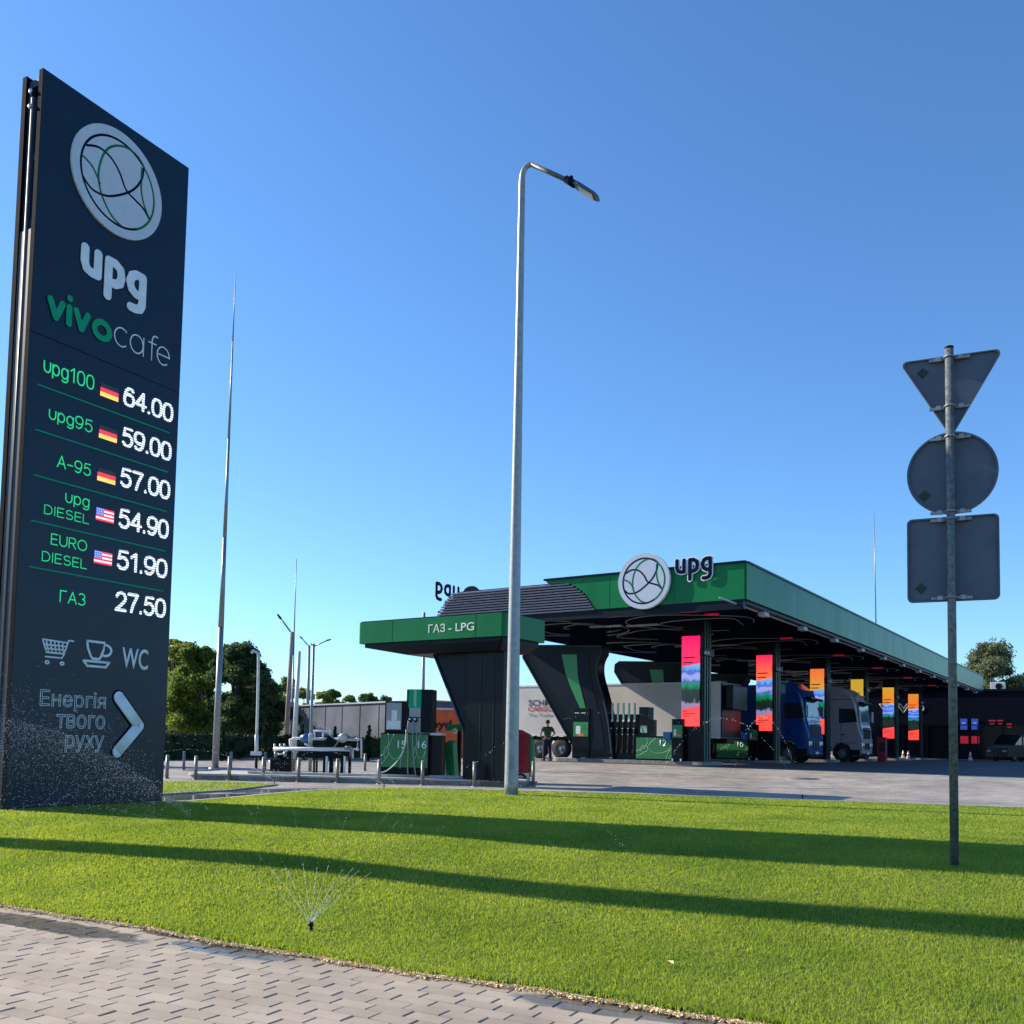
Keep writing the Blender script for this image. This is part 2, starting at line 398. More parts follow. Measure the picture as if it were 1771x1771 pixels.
def strokes_text(name, s_, x0, z0, x1, zc, y, w, m, parent, gap=.2):
    H = zc-z0; Wt = sum(GL[c][0] for c in s_)+gap*(len(s_)-1); k = (x1-x0-w)/Wt; x = x0+w/2
    mb = MB(); hs = (H-w)
    for c in s_:
        gw, P = GL[c]
        for q in P:
            pts = [Vector((x+a*gw*k, y, z0+w/2+b*hs)) for a, b in q]
            if len(pts) <= 6:
                for a, b in zip(pts, pts[1:]): mb.tube([a, b], w/2, m, n=8, flat=(0, 1, 0), sq=.2)
            else: mb.tube(pts, w/2, m, n=8, flat=(0, 1, 0), sq=.2)
            for p in (pts[0], pts[-1])+(tuple(pts[1:-1]) if len(pts) < 6 else ()): mb.ball(p, w/2*.99, m, n=8, sc=(1, .2, 1))
        x += (gw+gap)*k
    return mb.build(name, parent)

class Plane:
    """local xz plane (facing -y) of a thing at loc, turned rz, at local y=yo; px() gives local (x,z) of a photo pixel"""
    def __init__(s, loc, rz, yo=0):
        s.o = Vector(loc); s.u = Vector((math.cos(rz), math.sin(rz), 0)); s.n = Vector((-math.sin(rz), math.cos(rz), 0)); s.yo = yo
    def px(s, px, py):
        d = ray(px, py); t = ((s.o+s.n*s.yo-C0).dot(s.n))/d.dot(s.n); p = C0+d*t-s.o
        return p.dot(s.u), p.z

LOGO = {'g': [([(.56, .6), (.38, .74), (.1, .76), (-.19, .60), (-.36, .34), (-.44, -.06), (-.35, -.42), (-.12, -.70), (.10, -.79)]),
              ([(-.80, .1), (-.57, -.0), (-.39, -.24)]),
              ([(.50, .58), (.50, .18), (.57, -.1), (.72, -.34)])],
        'n': [([(-.72, .32), (-.46, .43), (-.19, .38), (.01, .2), (.16, -.04), (.39, -.14), (.56, -.2), (.72, -.34)]),
              ([(-.76, -.28), (-.55, -.42), (-.24, -.38), (.08, -.18), (.34, .06), (.5, .34), (.54, .58)])]}
def logo_disc(parent, cx, cz, r, y, rim='disc_white', face='disc_white', lw=.035, thick=.08, lg='line_green', ln='line_navy'):
    mb = MB(); n = 56
    c = [(cx+r*math.cos(2*math.pi*i/n), cz+r*math.sin(2*math.pi*i/n)) for i in range(n)]
    mb.prism(c, y, y-thick, face, side=rim); d = mb.build('logo_disc', parent)
    yf = y-thick
    for key, m in (('g', lg), ('n', ln)):
        for P in LOGO[key]:
            b = MB(); b.tube(catmull([(cx+a*r, yf, cz+q*r) for a, q in P], 6), lw*r, m, n=6, flat=(0, 1, 0), sq=.3); b.build('logo_line', d)
    for a0, a1, m in ((-.32*math.pi, .28*math.pi, lg), (.28*math.pi, 1.68*math.pi, ln)):
        b = MB(); b.tube([(cx+.81*r*math.cos(a0+(a1-a0)*i/40), yf, cz+.81*r*math.sin(a0+(a1-a0)*i/40)) for i in range(41)], lw*r, m, n=6, flat=(0, 1, 0), sq=.3)
        b.build('logo_ring', d)
    return d
def upg_letters(parent, x0, x1, z0, zx, y, m, w=.29, sq=.3, name='brand_letter', edge=None):
    W = 2.98; sx = (x1-x0)/W; sz = (zx-z0)
    L = [[[(.14, .88), (.14, .42), (.24, .2), (.44, .14), (.72, .14)], [(.72, .88), (.72, .14)]],
         [[(1.2, .86), (1.2, -.36)], [(1.2, .86), (1.5, .86), (1.74, .74), (1.80, .5), (1.74, .26), (1.52, .14), (1.36, .14)]],
         [[(2.82, .86), (2.5, .86), (2.3, .76), (2.2, .52), (2.3, .28), (2.5, .17), (2.66, .17)], [(2.82, .86), (2.82, -.12), (2.72, -.3), (2.5, -.36), (2.28, -.36)]]]
    for let in L:
        b = MB()
        if edge:
            for P in let: stroke(b, P, (w+.16)*(sx+sz)/2, edge, y+.03, x0, z0, sx, sz, sq=.05)
        for P in let: stroke(b, P, w*(sx+sz)/2, m, y, x0, z0, sx, sz, sq=sq)
        b.build(name, parent)

# ------------------------------------------------------------------ setting: ground sheets
def ruled(name, front, back, m, off, nu=60, nv=30):
    """sheet between two polylines (lists of xy), following the terrain"""
    def samp(P, t):
        L = [0]
        for a, b in zip(P, P[1:]): L.append(L[-1]+math.dist(a, b))
        d = t*L[-1]
        for i in range(len(P)-1):
            if d <= L[i+1] or i == len(P)-2:
                q = (d-L[i])/max(1e-9, L[i+1]-L[i]); return (P[i][0]*(1-q)+P[i+1][0]*q, P[i][1]*(1-q)+P[i+1][1]*q)
    mb = MB(); vs = []; fs = []
    for i in range(nu+1):
        a, b = samp(front, i/nu), samp(back, i/nu)
        for j in range(nv+1):
            x, y = a[0]*(1-j/nv)+b[0]*j/nv, a[1]*(1-j/nv)+b[1]*j/nv
            vs.append((x, y, float(zt(x, y))+off))
    for i in range(nu):
        for j in range(nv): fs.append((i*(nv+1)+j, (i+1)*(nv+1)+j, (i+1)*(nv+1)+j+1, i*(nv+1)+j+1))
    mb.add(vs, fs, m, True); o = mb.build(name); tag(o, kind='structure'); return o, samp

def paver_mat(name, c1, c2, rough, brick=(.2, .1), rot=0, mortar=(.1, .095, .09), wet=None, msize=.006):
    m = bpy.data.materials.new(name); m.use_nodes = True; MATS[name] = m
    n = m.node_tree.nodes; l = m.node_tree.links; b = n['Principled BSDF']
    tc = n.new('ShaderNodeTexCoord'); mp = n.new('ShaderNodeMapping'); mp.inputs['Rotation'].default_value = (0, 0, rot)
    l.new(tc.outputs['Object'], mp.inputs[0])
    br = n.new('ShaderNodeTexBrick'); br.inputs['Scale'].default_value = 1; br.inputs['Brick Width'].default_value = brick[0]; br.inputs['Row Height'].default_value = brick[1]
    br.inputs['Mortar Size'].default_value = msize; br.inputs['Color1'].default_value = (*c1, 1); br.inputs['Color2'].default_value = (*c2, 1); br.inputs['Mortar'].default_value = (*mortar, 1)
    l.new(mp.outputs[0], br.inputs['Vector'])
    nz = n.new('ShaderNodeTexNoise'); nz.inputs['Scale'].default_value = .55; nz.inputs['Detail'].default_value = 9; nz.inputs['Roughness'].default_value = .7; l.new(tc.outputs['Object'], nz.inputs['Vector'])
    mr = n.new('ShaderNodeMapRange'); mr.inputs[1].default_value = .35; mr.inputs[2].default_value = .65; mr.inputs[3].default_value = .62; mr.inputs[4].default_value = 1.15
    l.new(nz.outputs['Fac'], mr.inputs[0])
    mx = n.new('ShaderNodeMix'); mx.data_type = 'RGBA'; mx.blend_type = 'MULTIPLY'; mx.inputs[0].default_value = 1
    l.new(br.outputs['Color'], mx.inputs[6]); l.new(mr.outputs[0], mx.inputs[7])
    col = mx.outputs[2]; b.inputs['Roughness'].default_value = rough
    if wet:   # list of (x,y,rx,ry,rot): wet patches left by the sprinklers
        acc = None
        nw = n.new('ShaderNodeTexNoise'); nw.inputs['Scale'].default_value = 3; nw.inputs['Detail'].default_value = 5; l.new(tc.outputs['Object'], nw.inputs['Vector'])
        for (x, y, rx, ry, rt) in wet:
            w = n.new('ShaderNodeMapping'); w.vector_type = 'TEXTURE'; w.inputs['Location'].default_value = (x, y, 0); w.inputs['Rotation'].default_value = (0, 0, rt); w.inputs['Scale'].default_value = (rx, ry, 1)
            l.new(tc.outputs['Object'], w.inputs[0])
            sp = n.new('ShaderNodeSeparateXYZ'); l.new(w.outputs[0], sp.inputs[0]); cb = n.new('ShaderNodeCombineXYZ'); l.new(sp.outputs[0], cb.inputs[0]); l.new(sp.outputs[1], cb.inputs[1])
            ln = n.new('ShaderNodeVectorMath'); ln.operation = 'LENGTH'; l.new(cb.outputs[0], ln.inputs[0])
            ad = n.new('ShaderNodeMath'); ad.operation = 'MULTIPLY_ADD'; l.new(nw.outputs['Fac'], ad.inputs[0]); ad.inputs[1].default_value = .9; l.new(ln.outputs['Value'], ad.inputs[2])
            r = n.new('ShaderNodeMapRange'); r.inputs[1].default_value = 1.5; r.inputs[2].default_value = 1.2; l.new(ad.outputs[0], r.inputs[0])
            if acc is None: acc = r.outputs[0]
            else:
                mxm = n.new('ShaderNodeMath'); mxm.operation = 'MAXIMUM'; l.new(acc, mxm.inputs[0]); l.new(r.outputs[0], mxm.inputs[1]); acc = mxm.outputs[0]
        dk = n.new('ShaderNodeMix'); dk.data_type = 'RGBA'; dk.blend_type = 'MULTIPLY'; l.new(acc, dk.inputs[0]); l.new(col, dk.inputs[6]); dk.inputs[7].default_value = (.36, .36, .38, 1); col = dk.outputs[2]
        rr = n.new('ShaderNodeMapRange'); l.new(acc, rr.inputs[0]); rr.inputs[3].default_value = rough; rr.inputs[4].default_value = .12; l.new(rr.outputs[0], b.inputs['Roughness'])
    l.new(col, b.inputs['Base Color'])
    bp = n.new('ShaderNodeBump'); bp.inputs['Strength'].default_value = .4; bp.inputs['Distance'].default_value = .004
    l.new(br.outputs['Fac'], bp.inputs['Height']); bp.invert = True; l.new(bp.outputs[0], b.inputs['Normal'])
    return m

g = lambda px, py: (lambda p: (p.x, p.y))(gnd(px, py))
# far ground sheet
mb = MB(); vs = []; fs = []
xs = np.concatenate([np.linspace(-900, -60, 15), np.linspace(-55, 70, 80), np.linspace(80, 900, 15)])
ys = np.concatenate([np.linspace(-60, 0, 6), np.linspace(1, 110, 100), np.linspace(120, 1500, 16)])
for x in xs:
    for y in ys: vs.append((x, y, float(zt(x, y))-.06))
ny = len(ys)
for i in range(len(xs)-1):
    for j in range(ny-1): fs.append((i*ny+j, (i+1)*ny+j, (i+1)*ny+j+1, i*ny+j+1))
mat('far_ground', (.10, .10, .085), .95, var=.3, vs=.05)
mb.add(vs, fs, 'far_ground', True); tag(mb.build('ground'), kind='structure')

# lawn outline
Lf = [(-16.5, 0), ] ; 
e0, e1 = g(0, 1565), g(1310, 1773)
ed = Vector((e1[0]-e0[0], e1[1]-e0[1])).normalized(); en = Vector((-ed.y, ed.x))
if en.y < 0: en = -en
def edge_pt(t): return (e0[0]+ed.x*t, e0[1]+ed.y*t)
wob = lambda t: .035*math.sin(t*1.3)+.02*math.sin(t*3.7+1)
LFRONT = [(edge_pt(t)[0]+en.x*wob(t), edge_pt(t)[1]+en.y*wob(t)) for t in np.linspace(-9, 16, 80)]
bk = [g(285, 1391), g(330, 1389), g(400, 1383), g(470, 1376), g(540, 1370), g(600, 1367), g(700, 1365), g(885, 1370), g(1100, 1376), g(1300, 1383), g(1540, 1392), g(1771, 1400)]
dR = Vector((bk[-1][0]-bk[-3][0], bk[-1][1]-bk[-3][1])).normalized()
LBACK = [(bk[0][0]-13, bk[0][1]-4.2)] + [(bk[0][0]-5, bk[0][1]-1.2)] + bk + [(bk[-1][0]+dR.x*14, bk[-1][1]+dR.y*14)]

def lawn_mat():
    m = bpy.data.materials.new('lawn_soil'); m.use_nodes = True; MATS['lawn_soil'] = m
    n = m.node_tree.nodes; l = m.node_tree.links; b = n['Principled BSDF']; b.inputs['Roughness'].default_value = .9
    tc = n.new('ShaderNodeTexCoord'); nz = n.new('ShaderNodeTexNoise'); nz.inputs['Scale'].default_value = 60; nz.inputs['Detail'].default_value = 5; l.new(tc.outputs['Object'], nz.inputs['Vector'])
    cr = n.new('ShaderNodeValToRGB'); cr.color_ramp.elements[0].color = (.05, .08, .012, 1); cr.color_ramp.elements[1].color = (.12, .17, .02, 1)
    cr.color_ramp.elements[0].position = .35; cr.color_ramp.elements[1].position = .7
    l.new(nz.outputs['Fac'], cr.inputs[0]); l.new(cr.outputs[0], b.inputs['Base Color'])
lawn_mat()
lawn, samp = ruled('lawn', LFRONT, LBACK, 'lawn_soil', .025, 120, 40)
l2f = [(g(285, 1375)[0]-9, g(285, 1375)[1]-1.5), g(285, 1375), g(400, 1368), g(479, 1358.5)]
l2b = [(g(285, 1353)[0]-9, g(285, 1353)[1]+.6), g(285, 1353), g(400, 1354.5), g(480, 1357)]
lawn2, _ = ruled('lawn', l2f, l2b, 'lawn_soil', .025, 40, 10)

# forecourt paving (whole station yard)
paver_mat('yard', (.38, .34, .295), (.26, .235, .205), .7, (.4, .2), R(40), (.15, .135, .115),
          wet=[(*g(400, 1377), 4.5, 1.1, R(35)), (*g(510, 1367), 2.6, 1.0, R(30)), (*g(300, 1387), 2.2, .9, R(15))])
yf = [(-40, 14.5)] + [(-18, 13.0)] + [(a, b-.25) for a, b in LBACK[1:]] + [(45, 10)]
yb = [(-40, 120), (90, 120)]
yard, _ = ruled('forecourt', yf, yb, 'yard', -.004, 120, 90)
# footpath base + individual pavers in one sheet mesh
ANG = math.atan2(ed.y, ed.x)
def footpath():
    m = bpy.data.materials.new('pavers'); m.use_nodes = True; MATS['pavers'] = m
    n = m.node_tree.nodes; l = m.node_tree.links; b = n['Principled BSDF']
    tc = n.new('ShaderNodeTexCoord'); ge = n.new('ShaderNodeNewGeometry')
    cr = n.new('ShaderNodeValToRGB'); e = cr.color_ramp
    e.elements[0].color = (.33, .272, .21, 1); e.elements[1].color = (.41, .345, .268, 1)
    el = e.elements.new(.5); el.color = (.37, .305, .236, 1)
    l.new(ge.outputs['Random Per Island'], cr.inputs[0])
    nz = n.new('ShaderNodeTexNoise'); nz.inputs['Scale'].default_value = 1.1; nz.inputs['Detail'].default_value = 9; nz.inputs['Roughness'].default_value = .65; l.new(tc.outputs['Object'], nz.inputs['Vector'])
    nf = n.new('ShaderNodeTexNoise'); nf.inputs['Scale'].default_value = 260; nf.inputs['Detail'].default_value = 3; l.new(tc.outputs['Object'], nf.inputs['Vector'])
    a1 = n.new('ShaderNodeMapRange'); a1.inputs[1].default_value = .3; a1.inputs[2].default_value = .7; a1.inputs[3].default_value = .72; a1.inputs[4].default_value = 1.15; l.new(nz.outputs['Fac'], a1.inputs[0])
    a2 = n.new('ShaderNodeMapRange'); a2.inputs[1].default_value = .3; a2.inputs[2].default_value = .7; a2.inputs[3].default_value = .88; a2.inputs[4].default_value = 1.1; l.new(nf.outputs['Fac'], a2.inputs[0])
    mm = n.new('ShaderNodeMath'); mm.operation = 'MULTIPLY'; l.new(a1.outputs[0], mm.inputs[0]); l.new(a2.outputs[0], mm.inputs[1])
    mx = n.new('ShaderNodeMix'); mx.data_type = 'RGBA'; mx.blend_type = 'MULTIPLY'; mx.inputs[0].default_value = 1; l.new(cr.outputs[0], mx.inputs[6]); l.new(mm.outputs[0], mx.inputs[7])
    wet = [(*g(400, 1645), .55, .13, ANG), (*g(1010, 1740), .5, .12, ANG), (*g(1140, 1757), .40, .11, ANG), (*g(60, 1596), 1.3, .17, ANG), (*g(330, 1622), .5, .08, ANG)]
    acc = None
    nw = n.new('ShaderNodeTexNoise'); nw.inputs['Scale'].default_value = 6; nw.inputs['Detail'].default_value = 4; l.new(tc.outputs['Object'], nw.inputs['Vector'])
    for k, (x, y, rx, ry, rt) in enumerate(wet):
        w = n.new('ShaderNodeMapping'); w.vector_type = 'TEXTURE'; w.inputs['Location'].default_value = (x, y, 0); w.inputs['Rotation'].default_value = (0, 0, rt); w.inputs['Scale'].default_value = (rx, ry, 100)
        l.new(tc.outputs['Object'], w.inputs[0])
        ln = n.new('ShaderNodeVectorMath'); ln.operation = 'LENGTH'; l.new(w.outputs[0], ln.inputs[0])
        ad = n.new('ShaderNodeMath'); ad.operation = 'MULTIPLY_ADD'; l.new(nw.outputs['Fac'], ad.inputs[0]); ad.inputs[1].default_value = .8; l.new(ln.outputs['Value'], ad.inputs[2])
        r = n.new('ShaderNodeMapRange'); r.inputs[1].default_value = 1.5; r.inputs[2].default_value = 1.25; l.new(ad.outputs[0], r.inputs[0])
        if acc is None: acc = r.outputs[0]
        else:
            mxm = n.new('ShaderNodeMath'); mxm.operation = 'MAXIMUM'; l.new(acc, mxm.inputs[0]); l.new(r.outputs[0], mxm.inputs[1]); acc = mxm.outputs[0]
    dk = n.new('ShaderNodeMix'); dk.data_type = 'RGBA'; dk.blend_type = 'MULTIPLY'; l.new(acc, dk.inputs[0]); l.new(mx.outputs[2], dk.inputs[6]); dk.inputs[7].default_value = (.4, .41, .43, 1)
    rr = n.new('ShaderNodeMapRange'); l.new(acc, rr.inputs[0]); rr.inputs[3].default_value = .75; rr.inputs[4].default_value = .04; l.new(rr.outputs[0], b.inputs['Roughness'])
    l.new(dk.outputs[2], b.inputs['Base Color'])
    bp = n.new('ShaderNodeBump'); bp.inputs['Strength'].default_value = .25; bp.inputs['Distance'].default_value = .003; l.new(nf.outputs['Fac'], bp.inputs['Height']); l.new(bp.outputs[0], b.inputs['Normal'])
    mat('joint', (.20, .17, .14), .95, var=.3, vs=30)
    V = []; Fc = []; MI = []
    def P(t, s): return (e0[0]+ed.x*t+en.x*s, e0[1]+ed.y*t+en.y*s)
    L_, W_ = .25, .122
    for r in range(-40, 1):
        off = (r % 2)*.5*L_ + random.uniform(-.012, .012)
        if r % 3 == 0: off += .03
        for c in range(-16, 60):
            t0 = c*L_+off; s0 = r*W_-.03
            gx, gy = .0055+random.uniform(0, .003), .0045
            zz = .0+random.uniform(-.0022, .0022); tx, ty = random.uniform(-.0035, .0035), random.uniform(-.003, .003)
            ch = .006
            t1, s1 = t0+L_-gx, s0+W_-gy; rt = random.uniform(-.004, .004)
            b0 = len(V)
            for (t, s, z) in [(t0, s0, zz-.03), (t1, s0, zz-.03), (t1, s1, zz-.03), (t0, s1, zz-.03), (t0, s0, zz-ch), (t1, s0, zz-ch), (t1, s1, zz-ch), (t0, s1, zz-ch),
                              (t0+ch, s0+ch*.6, zz), (t1-ch, s0+ch*.6, zz), (t1-ch, s1-ch*.6, zz), (t0+ch, s1-ch*.6, zz)]:
                u = (t-t0)/L_-.5; w = (s-s0)/W_-.5
                x, y = P(t, s+u*rt); V.append((x, y, z+u*tx+w*ty))
            for a, d in ((0, 4), (4, 8)):
                for k in range(4): Fc.append((b0+a+k, b0+a+(k+1) % 4, b0+d+(k+1) % 4, b0+d+k)); MI.append(0)
            Fc.append((b0+8, b0+9, b0+10, b0+11)); MI.append(0)
    b0 = len(V)
    for t, s in ((-9, -9), (18, -9), (18, .25), (-9, .25)): x, y = P(t, s); V.append((x, y, -.010))
    Fc.append((b0, b0+1, b0+2, b0+3)); MI.append(1)
    me = bpy.data.meshes.new('footpath'); me.from_pydata(V, [], Fc); me.materials.append(m); me.materials.append(M('joint'))
    me.polygons.foreach_set('material_index', MI); me.update()
    o = bpy.data.objects.new('footpath', me); COL.objects.link(o); tag(o, kind='structure')
footpath()

# grass blades: one object nobody could count
def grass():
    def mk(name, tint):
        m = bpy.data.materials.new(name); m.use_nodes = True; MATS[name] = m
        n = m.node_tree.nodes; l = m.node_tree.links; b = n['Principled BSDF']; out = n['Material Output']
        b.inputs['Roughness'].default_value = .6; b.inputs['Specular IOR Level'].default_value = .15
        ge = n.new('ShaderNodeNewGeometry'); tc = n.new('ShaderNodeTexCoord')
        nz = n.new('ShaderNodeTexNoise'); nz.inputs['Scale'].default_value = .75; nz.inputs['Detail'].default_value = 7; nz.inputs['Roughness'].default_value = .65; l.new(tc.outputs['Object'], nz.inputs['Vector'])
        ad = n.new('ShaderNodeMath'); ad.operation = 'MULTIPLY_ADD'; l.new(ge.outputs['Random Per Island'], ad.inputs[0]); ad.inputs[1].default_value = .34
        mr = n.new('ShaderNodeMapRange'); mr.inputs[1].default_value = .3; mr.inputs[2].default_value = .7; mr.inputs[3].default_value = .16; mr.inputs[4].default_value = .56; l.new(nz.outputs['Fac'], mr.inputs[0]); l.new(mr.outputs[0], ad.inputs[2])
        cr = n.new('ShaderNodeValToRGB'); e = cr.color_ramp
        cols = [(0, (.052, .118, .032)), (.35, (.15, .24, .042)), (.7, (.285, .355, .065)), (.93, (.40, .41, .11)), (1, (.52, .44, .2))]
        while len(e.elements) < 5: e.elements.new(.5)
        for el, (p, c) in zip(e.elements, cols): el.position = p; el.color = (*[c[i]*tint[i] for i in range(3)], 1)
        l.new(ad.outputs[0], cr.inputs[0]); l.new(cr.outputs[0], b.inputs['Base Color'])
        tr = n.new('ShaderNodeBsdfTranslucent'); 
        hs = n.new('ShaderNodeMix'); hs.data_type = 'RGBA'; hs.blend_type = 'MULTIPLY'; hs.inputs[0].default_value = 1; l.new(cr.outputs[0], hs.inputs[6]); hs.inputs[7].default_value = (1.9, 1.75, .8, 1)
        l.new(hs.outputs[2], tr.inputs[0])
        ms = n.new('ShaderNodeMixShader'); ms.inputs[0].default_value = .45; l.new(b.outputs[0], ms.inputs[1]); l.new(tr.outputs[0], ms.inputs[2]); l.new(ms.outputs[0], out.inputs[0])
        return m
    m = mk('grass_blade', (1, 1, 1))
    def blades(P, name):
        N = len(P); x, y = P[:, 0], P[:, 1]
        dist = np.hypot(x, y)
        h = rng.uniform(.016, .040, N)*(1+.12*np.sin(x*3+y*2)); w = (.0018+.00066*dist)*rng.uniform(.7, 1.4, N)
        a = rng.uniform(0, 2*np.pi, N); la = rng.uniform(0, 2*np.pi, N); ll = h*rng.uniform(.1, .9, N)
        z = zt(x, y)+.02
        dx, dy = np.cos(a)*w/2, np.sin(a)*w/2
        tx, ty = x+np.cos(la)*ll, y+np.sin(la)*ll
        mx_, my_ = x+np.cos(la)*ll*.35, y+np.sin(la)*ll*.35
        V = np.stack([np.stack([x-dx, y-dy, z], 1), np.stack([x+dx, y+dy, z], 1), np.stack([mx_+dx*.8, my_+dy*.8, z+h*.55], 1), np.stack([mx_-dx*.8, my_-dy*.8, z+h*.55], 1), np.stack([tx, ty, z+h*np.sqrt(np.clip(1-(ll/h)**2*.5, .3, 1))], 1)], 1).reshape(-1, 3)
        me = bpy.data.meshes.new(name); me.vertices.add(N*5); me.vertices.foreach_set('co', V.ravel().astype(np.float32))
        li = (np.arange(N)*5)[:, None]+np.array([0, 1, 2, 3, 3, 2, 4])[None]
        me.loops.add(N*7); me.loops.foreach_set('vertex_index', li.ravel().astype(np.int32))
        me.polygons.add(N*2); st = (np.arange(N)*7)[:, None]+np.array([0, 4])[None]
        me.polygons.foreach_set('loop_start', st.ravel().astype(np.int32))
        me.update(calc_edges=True); me.validate(); me.materials.append(m)
        return me
    # sample lawn in (u,v) with density by distance, drop what the frame can never see
    def sample(front, back, n):
        u = rng.random(n); v = rng.random(n)
        def arr(P, t):
            P = np.array(P); L = np.r_[0, np.cumsum(np.hypot(*np.diff(P, axis=0).T))]; d = t*L[-1]
            return np.stack([np.interp(d, L, P[:, 0]), np.interp(d, L, P[:, 1])], 1)
        A, B = arr(front, u), arr(back, u); Q = A*(1-v)[:, None]+B*v[:, None]
        wgt = np.hypot(*(B-A).T); keep = rng.random(n) < wgt/wgt.max()
        return Q[keep]
    Q = sample(LFRONT, LBACK, 5200000)
    d = np.hypot(Q[:, 0], Q[:, 1])
    vis = (np.abs(Q[:, 0]) < .60*Q[:, 1]+1.3)
    dens = np.clip(1.0*(7.0/np.maximum(d, 5))**1.15, .12, 1)
    Q = Q[vis & (rng.random(len(Q)) < dens)]
    Q2 = sample(l2f, l2b, 60000); Q2 = Q2[(Q2[:, 0] > -13)][:16000]
    # a ragged fringe hanging over the path
    t = rng.uniform(-3, 9, 16000); s = rng.normal(.0, .035, 16000)
    fr = np.stack([e0[0]+ed.x*t+en.x*(s+.035*np.sin(t*1.3)+.02*np.sin(t*3.7+1)), e0[1]+ed.y*t+en.y*(s+.035*np.sin(t*1.3)+.02*np.sin(t*3.7+1))], 1)
    print('grass blades', len(Q), len(Q2))
    me = blades(np.concatenate([Q, Q2, fr]), 'grass'); o = bpy.data.objects.new('grass', me); COL.objects.link(o)
    tag(o, 'short bright green mown grass on the lawns', 'grass', kind='stuff')
    # pale clippings along the path edge
    N = 22000; t = rng.uniform(-3, 8.5, N); s = -.06-np.abs(rng.normal(0, .03, N))*rng.choice([1, 1, .4, -.6], N)+.035*np.sin(t*1.3)+.02*np.sin(t*3.7+1)+.014*np.sin(t*11)
    Vv = np.zeros((N, 3, 3)); cx = e0[0]+ed.x*t+en.x*s; cy = e0[1]+ed.y*t+en.y*s
    for k in range(3):
        an = rng.uniform(0, 2*np.pi, N); rr = rng.uniform(.005, .018, N)
        Vv[:, k, 0] = cx+np.cos(an)*rr; Vv[:, k, 1] = cy+np.sin(an)*rr; Vv[:, k, 2] = .006+rng.uniform(0, .018, N)
    me = bpy.data.meshes.new('dry_clippings'); me.from_pydata(Vv.reshape(-1, 3).tolist(), [], np.arange(N*3).reshape(-1, 3).tolist()); me.materials.append(M('cream'))
    o = bpy.data.objects.new('dry_clippings', me); COL.objects.link(o); tag(o, 'pale dry grass clippings scattered along the edge of the paved path', 'clippings', kind='stuff')
grass()
for i, (px, py, lb) in enumerate([(1160, 1681, 'pale curled dry leaf lying alone on the bright lawn'), (410, 1548, 'small brown dead leaf on the grass below the narrow shadow'), (960, 1610, 'small dark dead leaf on the grass right of the sprinkler')]):
    p = gnd(px, py); o = thing('dead_leaf', lb, 'leaf', (p.x, p.y, p.z+.06), random.random()*3)
    mb = MB(); mb.add([(-.035, 0, 0), (0, -.02, .012), (.045, 0, .004), (0, .022, .014), (0, 0, .0)], [(0, 1, 4), (1, 2, 4), (2, 3, 4), (3, 0, 4)], 'cream' if i == 0 else 'deadleaf'); mb.build('leaf_blade', o)
    mb = MB(); mb.tube([(-.035, 0, 0), (-.06, .01, .004)], .002, 'deadleaf', n=5); mb.build('leaf_stalk', o)

# concrete edging between main lawn and yard
def kerb_strip(line, wdt, h, m='kerb', name='kerb'):
    mb = MB(); vs = []; fs = []
    P = [Vector((a, b, 0)) for a, b in line]
    for i, p in enumerate(P):
        t = (P[min(i+1, len(P)-1)]-P[max(i-1, 0)]).normalized(); n_ = Vector((-t.y, t.x, 0))
        z = float(zt(p.x, p.y))
        for q, hh in ((0, -.05), (0, h), (wdt, h), (wdt, -.05)): vs.append((p.x+n_.x*q, p.y+n_.y*q, z+hh))
    for i in range(len(P)-1):
        for k in range(4): fs.append((i*4+k, i*4+(k+1) % 4, (i+1)*4+(k+1) % 4, (i+1)*4+k))
    mb.add(vs, fs, m); return tag(mb.build(name), kind='structure')
kerb_strip([(a, b+.02) for a, b in LBACK[1:]], .10, .045)
kerb_strip([(a, b-.12) for a, b in l2f[:]], .08, .035, 'kerb_side')

# ------------------------------------------------------------------ price totem
A = gnd(8, 1405); B = gnd(281, 1389); A.z = B.z = .28
ua = math.atan2(B.y-A.y, B.x-A.x); WT = (B-A).length
TP = Plane(A, ua, 0)
HT = (TP.px(68.6, 119.5)[1]+TP.px(322.5, 281)[1])/2
print('totem', A, B, WT, TP.px(68.6, 119.5), TP.px(322.5, 281), TP.px(8, 1405))
tot = thing('price_totem', 'tall dark navy fuel price totem with round logo and lit prices beside the lawn', 'price sign', A, ua)
seam = TP.px(52, 571)[1]
mb = MB(); mb.box((WT/2, .053, (seam+HT)/2), (WT, .094, HT-seam-.004), 'panel_edge'); mb.box((WT/2, .003, (seam+HT)/2), (WT-.008, .006, HT-seam-.012), 'navy'); mb.build('front_panel', tot)
mb = MB(); mb.box((WT/2, .053, seam/2), (WT, .094, seam-.004), 'panel_edge'); mb.box((WT/2, .003, seam/2), (WT-.008, .006, seam-.012), 'navy'); mb.build('front_panel', tot)
TD = .52
mb = MB(); mb.box((WT/2, TD-.05, HT/2), (WT, .10, HT), 'panel_edge'); mb.build('rear_panel', tot)
mb = MB(); mb.box((WT/2, TD/2, HT/2-.05), (WT-.5, TD-.29, HT-.2), 'navy_side'); mb.build('core', tot)
for x in (.06, WT-.06):
    mb = MB(); mb.box((x, .13, HT/2-.06), (.03, .012, HT-.14), 'post_galv'); mb.build('side_rail', tot)
    mb = MB(); mb.box((x, TD-.17, HT/2-.06), (.05, .06, HT-.14), 'navy_side'); mb.build('side_rail', tot)
    mb = MB(); mb.tube([(x, TD/2, 0), (x, TD/2, HT-.4)], .06, 'navy_side', n=12); mb.build('side_tube', tot)
